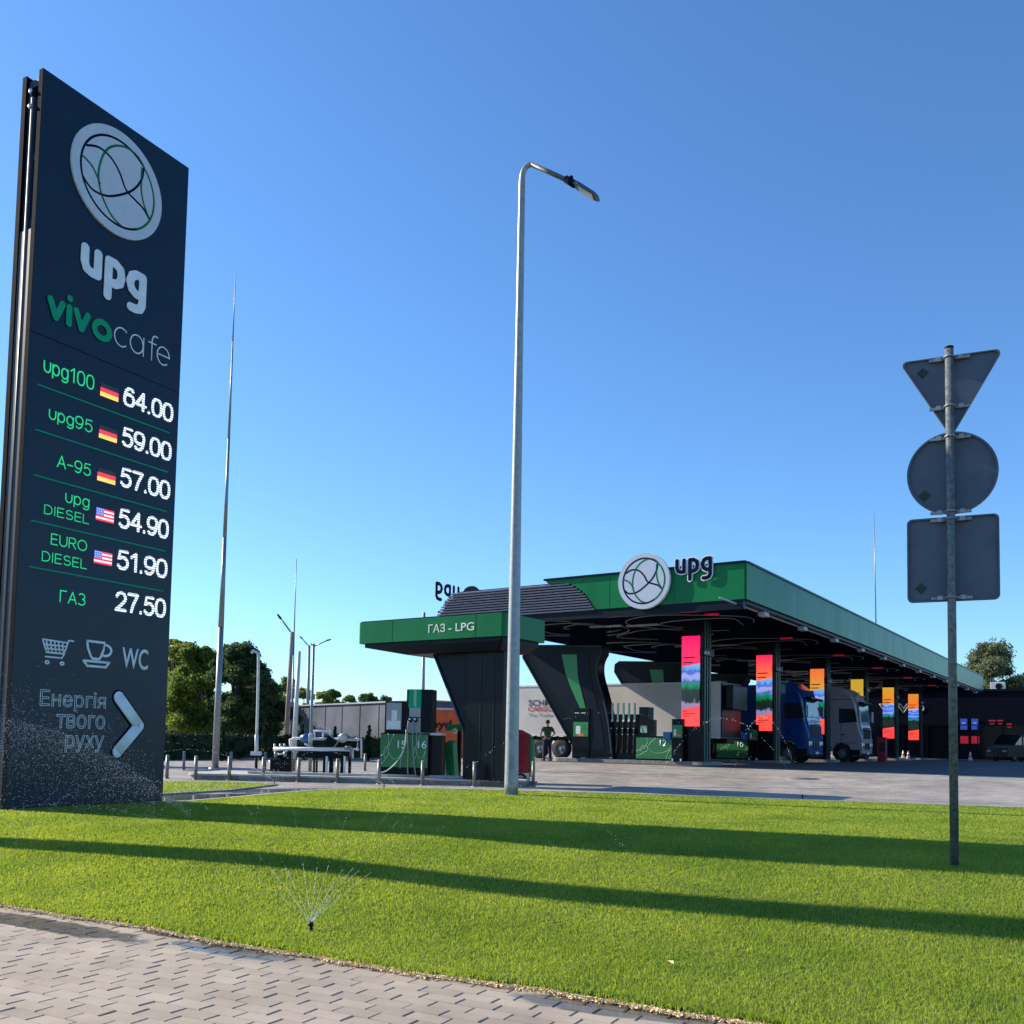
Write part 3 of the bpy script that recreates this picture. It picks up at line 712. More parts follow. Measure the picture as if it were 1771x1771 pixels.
mb = MB(); mb.box((.035, TD/2, (HT-2.6)/2), (.05, TD-.24, HT-2.6), 'navy_side'); mb.build('side_cover', tot)
mb = MB(); mb.box((WT-.035, TD/2, HT/2), (.05, TD-.24, HT-.1), 'navy_side'); mb.build('side_cover', tot)
for z in (HT-.15, HT-1.4, HT-2.5):
    mb = MB(); mb.box((.06, TD/2, z), (.04, TD-.3, .12), 'navy_side'); mb.build('side_bracket', tot)
for z in (HT-.3, HT-.55):
    mb = MB(); mb.ball((-.01, TD*.55, z), .045, 'chrome', sc=(.5, 1, 1)); mb.build('bolt', tot)
mb = MB(); mb.box((WT/2, TD/2, -.03), (WT+.1, TD+.1, .12), 'kerb_side'); mb.build('plinth', tot)
x0, _ = TP.px(117.4, 270.7); x1, _ = TP.px(280.5, 359); z1 = TP.px(169, 207)[1]; z0 = TP.px(234.8, 422.6)[1]
logo_disc(tot, (x0+x1)/2, (z0+z1)/2, (x1-x0)/4+(z1-z0)/4, -.001, rim='letter_grey', lw=.022, thick=.035)
ul = TP.px(140.2, 440)[0]; ur = TP.px(251.5, 490)[0]
zb = TP.px(157, 479)[1]; zx = TP.px(141, 419)[1]
upg_letters(tot, ul, ur, zb, zx, -.012, 'letter_grey', w=.33, sq=.05)
# vivo cafe
zb = TP.px(94.5, 555)[1]; zx = TP.px(80, 509)[1]; h = zx-zb
vl = TP.px(80, 530)[0]; vr = TP.px(194, 570)[0]; sx = (vr-vl)/3.05
Lv = [[[(.13, .87), (.40, .14), (.67, .87)]], [[(.98, .87), (.98, .13)], [(.98, 1.27), (.98, 1.28)]], [[(1.30, .87), (1.57, .14), (1.84, .87)]],
      [[(2.53+.36*math.cos(a), .5+.37*math.sin(a)) for a in np.linspace(0, 2*math.pi, 25)]]]
for let in Lv:
    b = MB()
    for P in let: stroke(b, P, .27*(h*.5+sx*.5), 'vivo_green', -.012, vl, zb, sx, h, sq=.05)
    b.build('cafe_letter', tot)
cl = TP.px(196.6, 585)[0]; cr_ = TP.px(292.7, 615)[0]; sx = (cr_-cl)/3.3; 
zb2 = TP.px(213, 602)[1]; zx2 = TP.px(210, 566.5)[1]; h2 = zx2-zb2
arc = lambda cx, cy, rx, ry, a0, a1, n=18: [(cx+rx*math.cos(R(a0+(a1-a0)*i/n)), cy+ry*math.sin(R(a0+(a1-a0)*i/n))) for i in range(n+1)]
Lc = [[arc(.42, .5, .4, .47, 50, 310)], [arc(1.3, .5, .38, .47, 0, 360), [(1.7, .97), (1.7, .03)]],
      [[(2.2, .03), (2.2, 1.1)]+arc(2.42, 1.1, .2, .25, 170, 60), [(2.0, .92), (2.45, .92)]], [[(2.55, .52), (3.27, .52)]+arc(2.91, .5, .38, .47, 0, 310)]]
for let in Lc:
    b = MB()
    for P in let: stroke(b, P, .075*(h2*.5+sx*.5), 'letter_grey', -.008, cl, zb2, sx, h2, sq=.3, n=6)
    b.build('cafe_letter', tot)
def prow(name, s, L, Rr, base, top, m, kind='cap', bold=0, outline=0):
    if m in ('led_green', 'led_white'):
        x0, z0, x1, z1 = TP.px(*L)[0], TP.px(*base)[1], TP.px(*Rr)[0], TP.px(*top)[1]
        if kind == 'x': z1 = z0+(z1-z0)/.74
        return strokes_text(name, s, x0, z0, x1, z1, -.008, (z1-z0)*(.16 if m == 'led_white' else .10), m, tot, .17 if m == 'led_white' else .2)
    return text(name, s, TP.px(*L)[0], TP.px(*base)[1], TP.px(*Rr)[0], TP.px(*top)[1], -.002, m, tot, kind, bold, outline, depth=.006)
G = 'led_green'
prow('fuel_name', 'upg100', (74.6, 635), (162.7, 662), (155.9, 674), (158, 649), G)
prow('fuel_name', 'upg95', (83.6, 719.7), (159.7, 740), (153.6, 748), (155.9, 726.5), G)
prow('fuel_name', 'A-95', (97.6, 807.8), (157, 812.4), (150.2, 823.2), (151.4, 801.8), G)
prow('fuel_name', 'upg', (112.3, 859.8), (154.3, 868.9), (117.5, 870), (117, 854), G, 'x')
prow('fuel_name', 'DIESEL', (75.7, 882.4), (153.6, 902.8), (149.1, 906.2), (79, 872.3), G)
prow('fuel_name', 'EURO', (87.4, 932), (150.2, 943.4), (144.6, 953.6), (144.6, 934.4), G)
prow('fuel_name', 'DIESEL', (71.8, 961.5), (149.6, 981.8), (146.9, 984.5), (75.7, 952.9), G)
prow('fuel_name', 'ГАЗ', (102.7, 1030.8), (147.5, 1035.6), (139.9, 1047.4), (139.9, 1026), G)
for s, L, Rr, b_, t_ in [('64.00', (212.4, 690.4), (299.4, 713), (291.5, 730.6), (291.5, 697.2)), ('59.00', (209.7, 758.2), (296.4, 780.8), (289.2, 797.7), (289.2, 763.8)),
                         ('57.00', (206.7, 828.2), (294.2, 846.3), (286.9, 864.3), (286.9, 830.9)), ('54.90', (203.8, 900.5), (291.5, 916.3), (283.6, 932.1), (283.6, 898.2)),
                         ('51.90', (201, 968.3), (289.2, 984), (281.3, 1000.4), (281.3, 966.5)), ('27.50', (197.5, 1049.8), (286.5, 1054.5), (278.6, 1068.8), (279.8, 1035))]:
    prow('price', s, L, Rr, b_, t_, 'led_white', bold=.022)
for a, b_ in [((64.4, 668.2), (293, 745.7)), ((60.3, 746.4), (290.3, 813.5)), ((57.6, 824.4), (288.1, 882)), ((53.5, 902.8), (285.1, 950.9)), ((49.7, 982.5), (282.2, 1020.2))]:
    xa, za = TP.px(*a); xb, zb_ = TP.px(*b_); z = (za+zb_)/2
    mb = MB(); mb.box(((xa+xb)/2, -.004, z), (xb-xa, .01, .022), 'vivo_green'); mb.build('divider_line', tot)
for k, (a, b_) in enumerate([((174, 665.5), (204, 691.5)), ((171.7, 739), (201.5, 762.2)), ((168.8, 812.4), (198.8, 835)), ((166.5, 879), (195.9, 903.9)), ((163.1, 952.9), (192.7, 977.8))]):
    xa, za = TP.px(*a); xb, zb_ = TP.px(*b_)
    zm = (za+zb_)/2; hh = abs(xb-xa)*.62
    mb = MB()
    if k < 3:
        for q, mm in enumerate(('flag_black', 'flag_red', 'flag_gold')): mb.box(((xa+xb)/2, -.005, zm+hh*(1-q)/3), (xb-xa, .01, hh/3-.002), mm)
    else:
        for q in range(7):
            x_s = xa+(xb-xa)*(.44 if q < 4 else 0)
            mb.box(((x_s+xb)/2, -.005, zm+hh/2-hh*(q+.5)/7), (xb-x_s, .01, hh/7-.001), 'flag_red' if q % 2 == 0 else 'flag_white')
        mb.box((xa+(xb-xa)*.215, -.005, zm+hh/2-hh*4/14), ((xb-xa)*.43, .01, hh*4/7-.002), 'flag_blue')
        for i in range(4):
            for j in range(3): mb.box((xa+(xb-xa)*(.06+.1*i), -.011, zm+hh/2-hh*(.09+.18*j)), (.012, .004, .012), 'flag_white')
    mb.build('price_flag', tot)
# icons
def picon(strokes, a, b_, w, name):
    xa, za = TP.px(*a); xb, zb_ = TP.px(*b_); mb = MB()
    for P in strokes: stroke(mb, P, w, 'letter_grey', -.006, xa, zb_, xb-xa, za-zb_, sq=.3, n=6)
    mb.build(name, tot)
cart = [[(1, .97), (.84, .97), (.70, .42), (.64, .30), (.12, .30)], [(0, .92), (.80, .88)], [(0, .92), (.14, .46), (.72, .46)]]
cart += [[(.12+.13*i, .88), (.2+.12*i, .50)] for i in range(5)] + [[(.07, .74), (.76, .74)], [(.11, .60), (.74, .60)]]
cart += [arc(.18, .10, .06, .05, 0, 360, 10), arc(.66, .10, .06, .05, 0, 360, 10)]
picon(cart, (73.5, 1101.5), (124.5, 1154), .028, 'cart_icon')
cup = [[(.1, 1), (.72, 1), (.70, .72), (.6, .4), (.55, .33), (.32, .33), (.26, .4), (.14, .72), (.1, 1)], arc(.74, .70, .24, .22, 80, -100), [(0, .22), (.92, .22), (.8, .03), (.14, .03), (0, .22)]]
picon(cup, (145.4, 1107.9), (191.6, 1156.5), .045, 'cup_icon')
prow('wc_lettering', 'WC', (211, 1135), (255.6, 1142), (248, 1158), (250, 1122), 'letter_grey', bold=.012)
prow('slogan', 'Енергія', (68.8, 1208.7), (183, 1213.4), (180, 1225), (75.9, 1193), 'letter_grey', outline=.017)
prow('slogan', 'твого', (97.2, 1246.6), (181.4, 1251), (177.9, 1260.4), (177.9, 1238.3), 'letter_grey', 'x', outline=.017)
prow('slogan', 'руху', (112.2, 1284.6), (179.7, 1284.6), (175.5, 1293), (175.5, 1272.7), 'letter_grey', 'x', outline=.017)
pa, pb, pc = TP.px(204.4, 1206), TP.px(239, 1255.5), TP.px(202, 1300)
mb = MB(); stroke(mb, [pa, pb, pc], .27, 'line_navy', -.002, sq=.10, n=10); mb.build('arrow_rim', tot)
mb = MB(); stroke(mb, [pa, pb, pc], .21, 'letter_grey', -.02, sq=.14, n=10); mb.build('arrow', tot)

# unseen tapered blocker, added at left and shaped to cast the narrow lawn shadow
q0 = gnd(0, 1462); dsh = Vector((math.cos(R(SUN_AZ)), -math.sin(R(SUN_AZ)), 0))
qp = q0 - dsh*4.5
blocker = thing('shadow_blocker', 'added unseen shadow caster on the lawn left of the totem', 'shadow caster', (qp.x, qp.y, .1), R(90-SUN_AZ))
mb = MB(); mb.prism([(-.17, .05), (.17, .05), (.40, 9.9), (-.40, 9.9)], -.07, .07, 'navy'); mb.build('panel', blocker)
mb = MB(); mb.box((0, 0, .03), (.8, .5, .1), 'kerb_side'); mb.build('base', blocker)

# ------------------------------------------------------------------ main street lamp
def lerp(a, b, t): return a+(b-a)*t
lb = gnd(884, 1377)
dl = lb.y
ptop = atd(907, 276, dl); Hl = ptop.z-lb.z
lamp = thing('street_lamp', 'tall galvanised street lamp with a bent arm standing on the lawn in the middle', 'street lamp', lb)
tx = ptop.x-lb.x
pk = atd(903, 300, dl); 
c0 = Vector((pk.x-lb.x-.0, 0, pk.z-lb.z-.3))
bend = [c0, Vector((c0.x+.01, 0, c0.z+.25)), Vector((c0.x+.07, -.02, c0.z+.42)), Vector((c0.x+.2, -.05, c0.z+.5))]
aend = atd(984, 313, dl-.35)-lb
arm = bend + [bend[-1].lerp(aend, .35), bend[-1].lerp(aend, .7), aend]
cb = [Vector((0, 0, 0))] + [Vector((c0.x*t, 0, c0.z*t)) for t in (.02, .25, .5, .75)] 
rad = [.158, .155, .135, .112, .09] 
pts = cb + catmull(arm[:4], 4)
mb = MB(); mb.tube(pts, rad+[lerp(.075, .058, i/12) for i in range(13)], 'galv_light', n=16, smooth=True); mb.build('pole', lamp)
mb = MB(); mb.tube([bend[-1], aend], [.056, .052], 'post_galv', n=10); mb.build('arm', lamp)
hv = (atd(1026, 338, dl-.5)-lb-aend); hd = hv.normalized(); side = hd.cross(Vector((0, 0, 1))).normalized(); upv = side.cross(hd)
def obox(mb, c, ax, dims, m):
    vs = [c+ax[0]*a*dims[0]/2+ax[1]*b*dims[1]/2+ax[2]*cc*dims[2]/2 for a in (-1, 1) for b in (-1, 1) for cc in (-1, 1)]
    mb.add(vs, [(0, 1, 3, 2), (4, 6, 7, 5), (0, 4, 5, 1), (2, 3, 7, 6), (0, 2, 6, 4), (1, 5, 7, 3)], m)
ax = (hd, side, upv)
mb = MB(); mb.tube([aend-hd*.1, aend+hd*.18], .085, 'dark', n=10); mb.ball(aend+upv*.09, .05, 'dark'); mb.build('lamp_joint', lamp)
mb = MB(); hc = aend+hd*.50
vs = []
for a, w, h_ in ((-.34, .09, .06), (-.22, .17, .05), (.25, .17, .035), (.36, .12, .02)):
    for s_, t_ in ((-1, -.6), (1, -.6), (.8, 1), (-.8, 1)): vs.append(hc+hd*a+side*w*s_+upv*h_*t_)
mb.add(vs, [(i*4+k, i*4+(k+1) % 4, i*4+4+(k+1) % 4, i*4+4+k) for i in range(3) for k in range(4)]+[(0, 1, 2, 3), (12, 15, 14, 13)], 'plate_back'); hd_ = mb.build('lamp_head', lamp)
mb = MB(); obox(mb, hc+upv*-.035+hd*.02, ax, (.42, .27, .02), 'lens'); mb.build('lamp_lens', lamp)
mb = MB(); mb.box((0.0, -.158, .75), (.11, .02, .3), 'galv'); mb.build('access_door', lamp)
mb = MB(); mb.tube([(0, 0, -.05), (0, 0, .03)], .19, 'galv', n=16); mb.build('base_collar', lamp)

# ------------------------------------------------------------------ traffic signs from behind
sb = gnd(1651, 1503)
ds = sb.y; stp = atd(1641.5, 603, ds)
ang = math.atan2(sb.x, sb.y)
sg = thing('sign_post', 'grey steel post on the lawn carrying three road signs seen from behind', 'road sign', sb, -ang*1.0)
SP = Plane(sb, -ang*1.0, 0)
hs = stp.z-sb.z; tilt = SP.px(1641.5, 603)[0]
mb = MB(); mb.tube([(0, 0, -.1), (tilt*.5, 0, hs*.5), (tilt, 0, hs)], .043, 'post_galv', n=20); mb.tube([(tilt, 0, hs), (tilt*1.0, 0, hs+.02)], .046, 'dark', n=20); mb.build('post', sg)
SPp = Plane(sb, -ang*1.0, .085)
def rounded(poly, r, n=5):
    out = []; k = len(poly)
    for i in range(k):
        p, a, b_ = Vector(poly[i]), Vector(poly[i-1]), Vector(poly[(i+1) % k])
        u, v = (a-p).normalized(), (b_-p).normalized()
        ang_ = u.angle(v); d = r/math.tan(ang_/2)
        s_, e_ = p+u*d, p+v*d; c_ = p+(u+v).normalized()*(r/math.sin(ang_/2))
        a0 = math.atan2(*(s_-c_).yx); a1 = math.atan2(*(e_-c_).yx)
        while a1-a0 > math.pi: a1 -= 2*math.pi
        while a1-a0 < -math.pi: a1 += 2*math.pi
        out += [(c_.x+r*math.cos(a0+(a1-a0)*q/n), c_.y+r*math.sin(a0+(a1-a0)*q/n)) for q in range(n+1)]
    return out
def plate(poly, name, lab, stick):
    mb = MB(); mb.prism(poly, .085, .095, 'plate_back'); p = mb.build(name, sg, lab)
    # folded rim
    c = Vector((sum(a for a, b in poly)/len(poly), sum(b for a, b in poly)/len(poly)))
    n = len(poly); inner = [tuple(c+(Vector(q)-c)*(1-.022/max(.1, (Vector(q)-c).length))) for q in poly]
    mb = MB(); vs = [(a, .06, b) for a, b in poly]+[(a, .06, b) for a, b in inner]+[(a, .085, b) for a, b in poly]+[(a, .085, b) for a, b in inner]
    fs = []
    for i in range(n):
        j = (i+1) % n; fs += [(i, j, n+j, n+i), (i, j, 2*n+j, 2*n+i), (n+i, n+j, 3*n+j, 3*n+i)]
    mb.add(vs, fs, 'plate_back'); mb.build('rim', p)
    x, z = SPp.px(*stick); mb = MB(); s_ = .062; mb.prism([(x-s_, z), (x, z-s_), (x+s_, z), (x, z+s_)], .0845, .081, 'sticker')
    s_ = .052; 
    for a, b_ in (((x-s_, z), (x, z-s_)), ((x, z-s_), (x+s_, z)), ((x+s_, z), (x, z+s_)), ((x, z+s_), (x-s_, z))): mb.tube([(a[0], .0805, a[1]), (b_[0], .0805, b_[1])], .0025, 'line_green', n=4)
    mb.tube([(x+.02*math.cos(t), .0805, z+.02*math.sin(t)) for t in np.linspace(0, 6.28, 14)], .0025, 'line_green', n=4)
    mb.build('sticker', p)
    return p
def clamp(z, xc, w=.2):
    mb = MB(); mb.box((xc, .055, z), (w*2, .022, .03), 'galv')
    mb.tube([(xc-.05, .05, z), (xc-.048, -.01, z), (xc-.02, -.048, z), (xc+.02, -.048, z), (xc+.048, -.01, z), (xc+.05, .05, z)], .012, 'galv', n=6)
    for s_ in (-1, 1): mb.box((xc+s_*w*.55, .038, z+.002), (.05, .03, .045), 'galv_light')
    mb.build('clamp', sg)
xl, zl = SPp.px(1559, 634); xr, zr = SPp.px(1732, 598); xb_, zb_ = SPp.px(1646, 746)
zT = (zl+zr)/2; aw = (xr-xl); xc = (xl+xr)/2
tri = rounded([(xc-aw/2-.02, zT), (xc+aw/2+.02, zT), (xc, zb_-.07)], .045)
plate(tri, 'triangle_plate', 'inverted triangular plate at the top', (1596, 646))
cxl, cxr = SPp.px(1568, 823)[0], SPp.px(1728, 815)[0]; zct, zcb = SPp.px(1648, 748)[1], SPp.px(1648, 889)[1]; rc = ((cxr-cxl)+(zct-zcb))/4
cx_, cz_ = (cxl+cxr)/2, (zct+zcb)/2
plate([(cx_+rc*math.cos(t), cz_+rc*math.sin(t)) for t in np.linspace(0, 2*math.pi, 49)[:-1]], 'round_plate', 'round plate in the middle', (1599, 858))
qxl, qxr = SPp.px(1569, 970)[0], SPp.px(1729, 960)[0]; zqt, zqb = SPp.px(1648, 894)[1], SPp.px(1648, 1040)[1]
plate(rounded([(qxl, zqb), (qxr, zqb), (qxr, zqt), (qxl, zqt)], .055), 'square_plate', 'square plate at the bottom', (1593, 1018))
for py in (617, 702, 755, 884, 897, 1033):
    x_, z_ = SP.px(1643, py); clamp(z_, tilt*z_/hs)

# ------------------------------------------------------------------ main canopy
DA = math.atan2(.832, .555)          # long axis d
CO = Vector((7.92, 32.2, .72)); ZB = 6.55-.72; FH = 1.26; LL, TT = 57.6, 13.3
# local frame: x along -n (from far-left end to the near right corner), y along d (away). rz so that +x = (.832,-.555)
RZ = math.atan2(-.555, .832)
CN = CO + Vector((-.832, .555, 0))*TT        # near-left corner = local origin
can = thing('station_canopy', 'long dark filling station canopy with green fascia, louvres and a round logo', 'canopy', CN, RZ)
CP = Plane(CN, RZ, 0)
def loc_can(x, y, z=0): # local->world
    u = Vector((.832, -.555, 0)); d = Vector((.555, .832, 0)); return CN+u*x+d*y+Vector((0, 0, z))
mat('shade_ground', (.045, .047, .055), .8, var=.35, vs=.6, bump=.3, bs=30)  # dark sheet standing in for the canopy's shade on the paving
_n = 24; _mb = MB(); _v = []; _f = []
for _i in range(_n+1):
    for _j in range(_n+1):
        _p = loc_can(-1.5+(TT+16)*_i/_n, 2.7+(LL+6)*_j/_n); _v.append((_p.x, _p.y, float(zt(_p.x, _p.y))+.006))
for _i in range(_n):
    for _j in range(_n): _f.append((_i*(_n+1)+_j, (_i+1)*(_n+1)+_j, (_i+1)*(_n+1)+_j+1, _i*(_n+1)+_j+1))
_mb.add(_v, _f, 'shade_ground', True); tag(_mb.build('shade_sheet'), kind='structure')
zt_, zb_f = ZB+FH, ZB
xg = CP.px(1030, 1051)[0]; xg2 = CP.px(944.5, 999.4)[0]
mb = MB()
curve = [(xg, zb_f), (xg-.15, zb_f+.22), (xg-.45, zb_f+.62), (xg-.85, zb_f+.93), (xg-1.15, zb_f+1.08), (xg2+.1, zb_f+1.14), (xg2, zt_)]
mb.prism([(TT, zb_f), (TT, zt_)]+curve[::-1], -.02, .1, 'fascia'); mb.build('front_fascia', can)
for q in (2.6, 5.2, 7.8):
    if TT-q > xg: mb = MB(); mb.box((TT-q, -.0215, (zt_+zb_f)/2), (.012, .003, FH), 'dark'); mb.build('panel_joint', can)
# long right fascia in panels with open joints
for k in range(10):
    y0, y1 = .0+LL*k/10, LL*(k+1)/10
    mb = MB(); mb.box((TT+.03, (y0+y1)/2+.02, (zt_+zb_f)/2), (.08, y1-y0-.012, FH), 'fascia'); mb.build('side_fascia', can)
mb = MB(); mb.box((.0, LL/2+1.5, (zt_+zb_f)/2), (.08, LL-3, FH), 'canopy_dark'); mb.build('rear_fascia', can)
mb = MB(); mb.box((TT/2, LL, (zt_+zb_f)/2), (TT-.2, .1, FH), 'canopy_dark'); mb.build('end_fascia', can)
mb = MB(); mb.box((xg2/2+TT/2, -.0, zt_+.03), (TT-xg2+.12, .2, .07), 'dark'); mb.box((TT+.03, LL/2, zt_+.03), (.16, LL-.25, .07), 'dark'); mb.build('edge_trim', can)
mb = MB(); mb.box((TT/2, LL/2, ZB+.6), (TT-.3, LL-.4, .5), 'canopy_dark'); mb.build('roof_deck', can)
mb = MB(); mb.box((TT/2, LL/2, ZB+.02), (TT-.14, LL-.3, .06), 'ceil'); cei = mb.build('ceiling', can)
mb = MB(); mb.box((TT/2, .12, ZB-.16), (TT-.1, .2, .32), 'canopy_dark'); mb.box((TT-.14, LL/2, ZB-.06), (.2, LL-.5, .12), 'canopy_dark'); mb.build('soffit_beam', can)
# louvre wedge
zl0 = zb_f-.03; NS = 11
xl_b = CP.px(755, 1063)[0]; xl_t = CP.px(782, 1018)[0]
for i in range(NS):
    f = i/(NS-1); z = zl0+.06+f*(FH-.22)
    xL = lerp(xl_b, xl_t, f**1.5)
    # right end follows the curved edge of the green
    zz = z-zb_f; xs_ = [xg, xg-.15, xg-.45, xg-.85, xg-1.15, xg2+.1]; zs_ = [0, .22, .62, .93, 1.08, 1.14]
    xR = float(np.interp(zz, zs_, xs_))-.02
    mb = MB(); mb.box(((xL+xR)/2, .02, z), (xR-xL, .16, .048), 'slat', rx=R(20)); mb.build('louvre_slat', can)
    mb = MB(); mb.box((xL, 1.7, z), (.1, 3.3, .045), 'slat', ry=R(20)); mb.build('louvre_slat', can)
mb = MB(); mb.prism([(xl_b+.15, zb_f), (xg+.1, zb_f), (xg-.35, zt_-.10), (xl_t+.2, zt_-.10)], .12, .2, 'canopy_dark'); mb.build('louvre_backing', can)
# logo + letters on the front
cx_, cz_ = CP.px(1117, 1006); r_ = (CP.px(1117, 958)[1]-CP.px(1117, 1054)[1])/2
logo_disc(can, cx_, cz_, r_, -.06, rim='letter_grey', face='disc_pale', lw=.03, thick=.14, lg='line_green')
x0, z0 = CP.px(1170, 995); x1, z1 = CP.px(1234, 962)
upg_letters(can, x0, x1, CP.px(1180, 994)[1], CP.px(1180, 967)[1], -.12, 'line_navy', w=.25, sq=.06, edge='letter_grey')
# rear roof sign (seen from behind, left side)
roof = thing('roof_sign', 'dark round logo and letters seen from behind on the left edge of the canopy roof', 'sign', loc_can(-.12, 3.6, 0), RZ-math.pi/2)
logo_disc(roof, .95, zt_-.2, .8, 0, rim='dark', face='dark', lg='dark', ln='dark', thick=.12)
upg_letters(roof, 1.95, 3.65, zt_-.12, zt_+.42, -.05, 'dark', w=.28, sq=.4)
mb = MB(); mb.box((1.8, .1, zt_-.9), (3.6, .06, .08), 'dark'); mb.build('sign_rail', roof)

# ceiling light curves
def ring(cx, cy, rx, ry, a0, a1, ph, n=40):
    return [(cx+(rx+.25*math.sin(3*a+ph))*math.cos(a), cy+(ry+.3*math.sin(2*a+ph*2))*math.sin(a), ZB-.03) for a in np.linspace(a0, a1, n)]
for k in range(6):
    cy = 4.5+8.9*k
    for j, (dx, dy, rx, ry, ph) in enumerate([(3.4, 0, 2.6, 2.9, 0), (3.9, .2, 1.9, 2.1, 1), (4.6, .4, 1.1, 1.2, 2), (9.3, .6, 2.5, 2.7, 3), (9.7, .9, 1.6, 1.7, 4), (6.6, 3.8, 2.2, 1.8, 5)]):
        mb = MB(); mb.tube(ring(dx, cy+dy, rx, ry, .2+ph*.4, .2+ph*.4+5.2, ph), .028, 'ceil_line', n=5); mb.build('ceiling_line', can)
    for x in (5.6, 7.2):
        mb = MB(); mb.box((x, cy-1.2+.2*x, ZB-.045), (1.5, .28, .06), 'light_box', bev=.01); mb.build('ceiling_light', can)
    mb = MB(); mb.box((TT-2.1, cy-2.2, ZB-.12), (.55, .1, .07), 'red_lamp_reflect', bev=.01); mb.build('lane_light', can)
for k in range(12):
    y = 2.6+4.8*k
    mb = MB(); mb.box((TT-.22, y, ZB-.20), (.26, .5, .16), 'light_box', bev=.015); mb.build('flood_light', can)
    mb = MB(); mb.box((TT-.30, y-2.3, ZB-.145), (.06, 3.7, .05), 'light_box'); mb.build('gutter_strip', can)

# pillars with screens
x_p = TT-3.8; PIL = [(x_p, 5.0+8.9*k) for k in range(6)]
tops = [((1, .0, .10), (.95, .01, .08), (1, .06, .05)), ((1, .01, .08), (.75, .14, .03), (1, .06, .05)), ((.65, .12, .03), (.5, .26, .03), (1, .05, .05)),
        ((.40, .26, .02), (.42, .26, .03), (.95, .05, .05)), ((.5, .26, .02), (.62, .15, .02), (.95, .04, .06)), ((.55, .2, .02), (.7, .11, .02), (.95, .05, .04))]
for k, (x, y) in enumerate(PIL):
    mb = MB(); mb.box((x, y, ZB/2), (.86, .95, ZB), 'dark', bev=.04)
    pl = mb.build('pillar', can)
    for j, dx in enumerate((.50, .56)):
        pass
    mb = MB()
    for dy in (-.30, -.05, .2): mb.box((x+.455, y+dy, ZB/2), (.05, .10, ZB-.02), 'profile_green')
    mb.build('pillar_profile', pl)
    mb = MB(); mb.box((x+.02, y-.0, 4.55), (1.02, 1.06, .30), 'black', bev=.02); mb.build('pillar_band', pl)
    mb = MB(); mb.box((x+.56, y-.35, 4.5), (.2, .2, .14), 'light_box', bev=.02); mb.tube([(x+.56, y-.45, 4.5), (x+.56, y-.52, 4.5)], .06, 'white_dirty', n=10); mb.build('camera_unit', pl)
    m_ = screen_mat('screen_%d' % k, *tops[k], seed=k*1.7)
    mb = MB(); zs0 = .80 if k else .85
    me_s = MB(); me_s.box((x-.045, y-.53, 1.55+1.82), (.76, .08, 3.64), m_); sc = me_s.build('screen', pl)
    for q, (zz, w_, h_) in enumerate([(4.32, .5, .05), (4.12, .42, .05), (4.02, .0, 0), (2.16, .2, .035), (2.05, .52, .03), (1.96, .3, .03)]):
        if w_:
            mb2 = MB(); mb2.box((x-.36+w_/2, y-.574, zz), (w_, .006, h_), 'ink_black'); mb2.build('screen_text', pl)
# leaning portal legs at the left
G1 = Plane(CN, RZ, 5.0-.55)
LEG = [G1.px(*q) for q in [(1004, 1311), (1060, 1312), (1052, 1245), (1041, 1198), (1033, 1168), (1033, 1146), (1040, 1131), (1040, 1117), (914, 1117), (906, 1123), (905, 1137)]]
INN = [G1.px(*q) for q in [(1016, 1296), (1046, 1298), (1040, 1250), (1029, 1202), (1021, 1170), (1020, 1131), (924, 1131), (920, 1137)]]
STR = [G1.px(*q) for q in [(972, 1132), (998, 1132), (1000, 1172), (1007, 1200), (1017, 1240), (1020, 1262), (1004, 1226), (988, 1190), (978, 1162)]]
LEG = [LEG[0], LEG[1]]+[(v.x, v.y) for v in catmull([(a, b, 0) for a, b in LEG[1:7]], 4)[1:]]+LEG[7:]
def portal_leg(y):
    mb = MB(); mb.prism(LEG, y-.55, y+.15, 'dark'); lg = mb.build('portal_leg', can)
    mb = MB(); mb.prism(INN, y-.552, y-.565, 'canopy_dark'); mb.build('leg_panel', lg)
    mb = MB(); mb.prism(STR, y-.567, y-.580, 'air_green'); mb.build('green_stripe', lg)
    mb = MB(); mb.tube([(a, y-.56, b) for a, b in LEG+[LEG[0]]], .05, 'navy_side', n=6); mb.build('leg_rim', lg)
    xa = LEG[-4][0]; z_ = LEG[-4][1]; mb = MB(); mb.box((xa-.9, y-.1, (z_+ZB)/2), (1.5, .6, ZB-z_), 'ceil'); mb.build('leg_head', lg)
for k in range(3): portal_leg(5.0+8.9*k)
# islands (kerbed) under each row
isl = None
for k in range(6):
    w0 = loc_can(x_p-6.6, 5.0+8.9*k, .0); w1 = loc_can(x_p+1.0, 5.0+8.9*k, 0)
    o = thing('pump_island', ['nearest low kerbed pump island, with the pump marked 12', 'second pump island, with the pump marked 10', 'third pump island, between the blue and the grey truck', 'fourth pump island, beyond the grey truck', 'fifth pump island from the front of the canopy', 'sixth pump island, at the far pillar'][k], 'kerb', w0, RZ, 'kerbed pump islands')
    L_ = 7.6; poly = rounded([(0, -.65), (L_, -.65), (L_, .65), (0, .65)], .5, 6)
    mb = MB(); mb.prism(poly, -.05, .14, 'kerb', ax='z', side='kerb_side'); mb.build('slab', o)

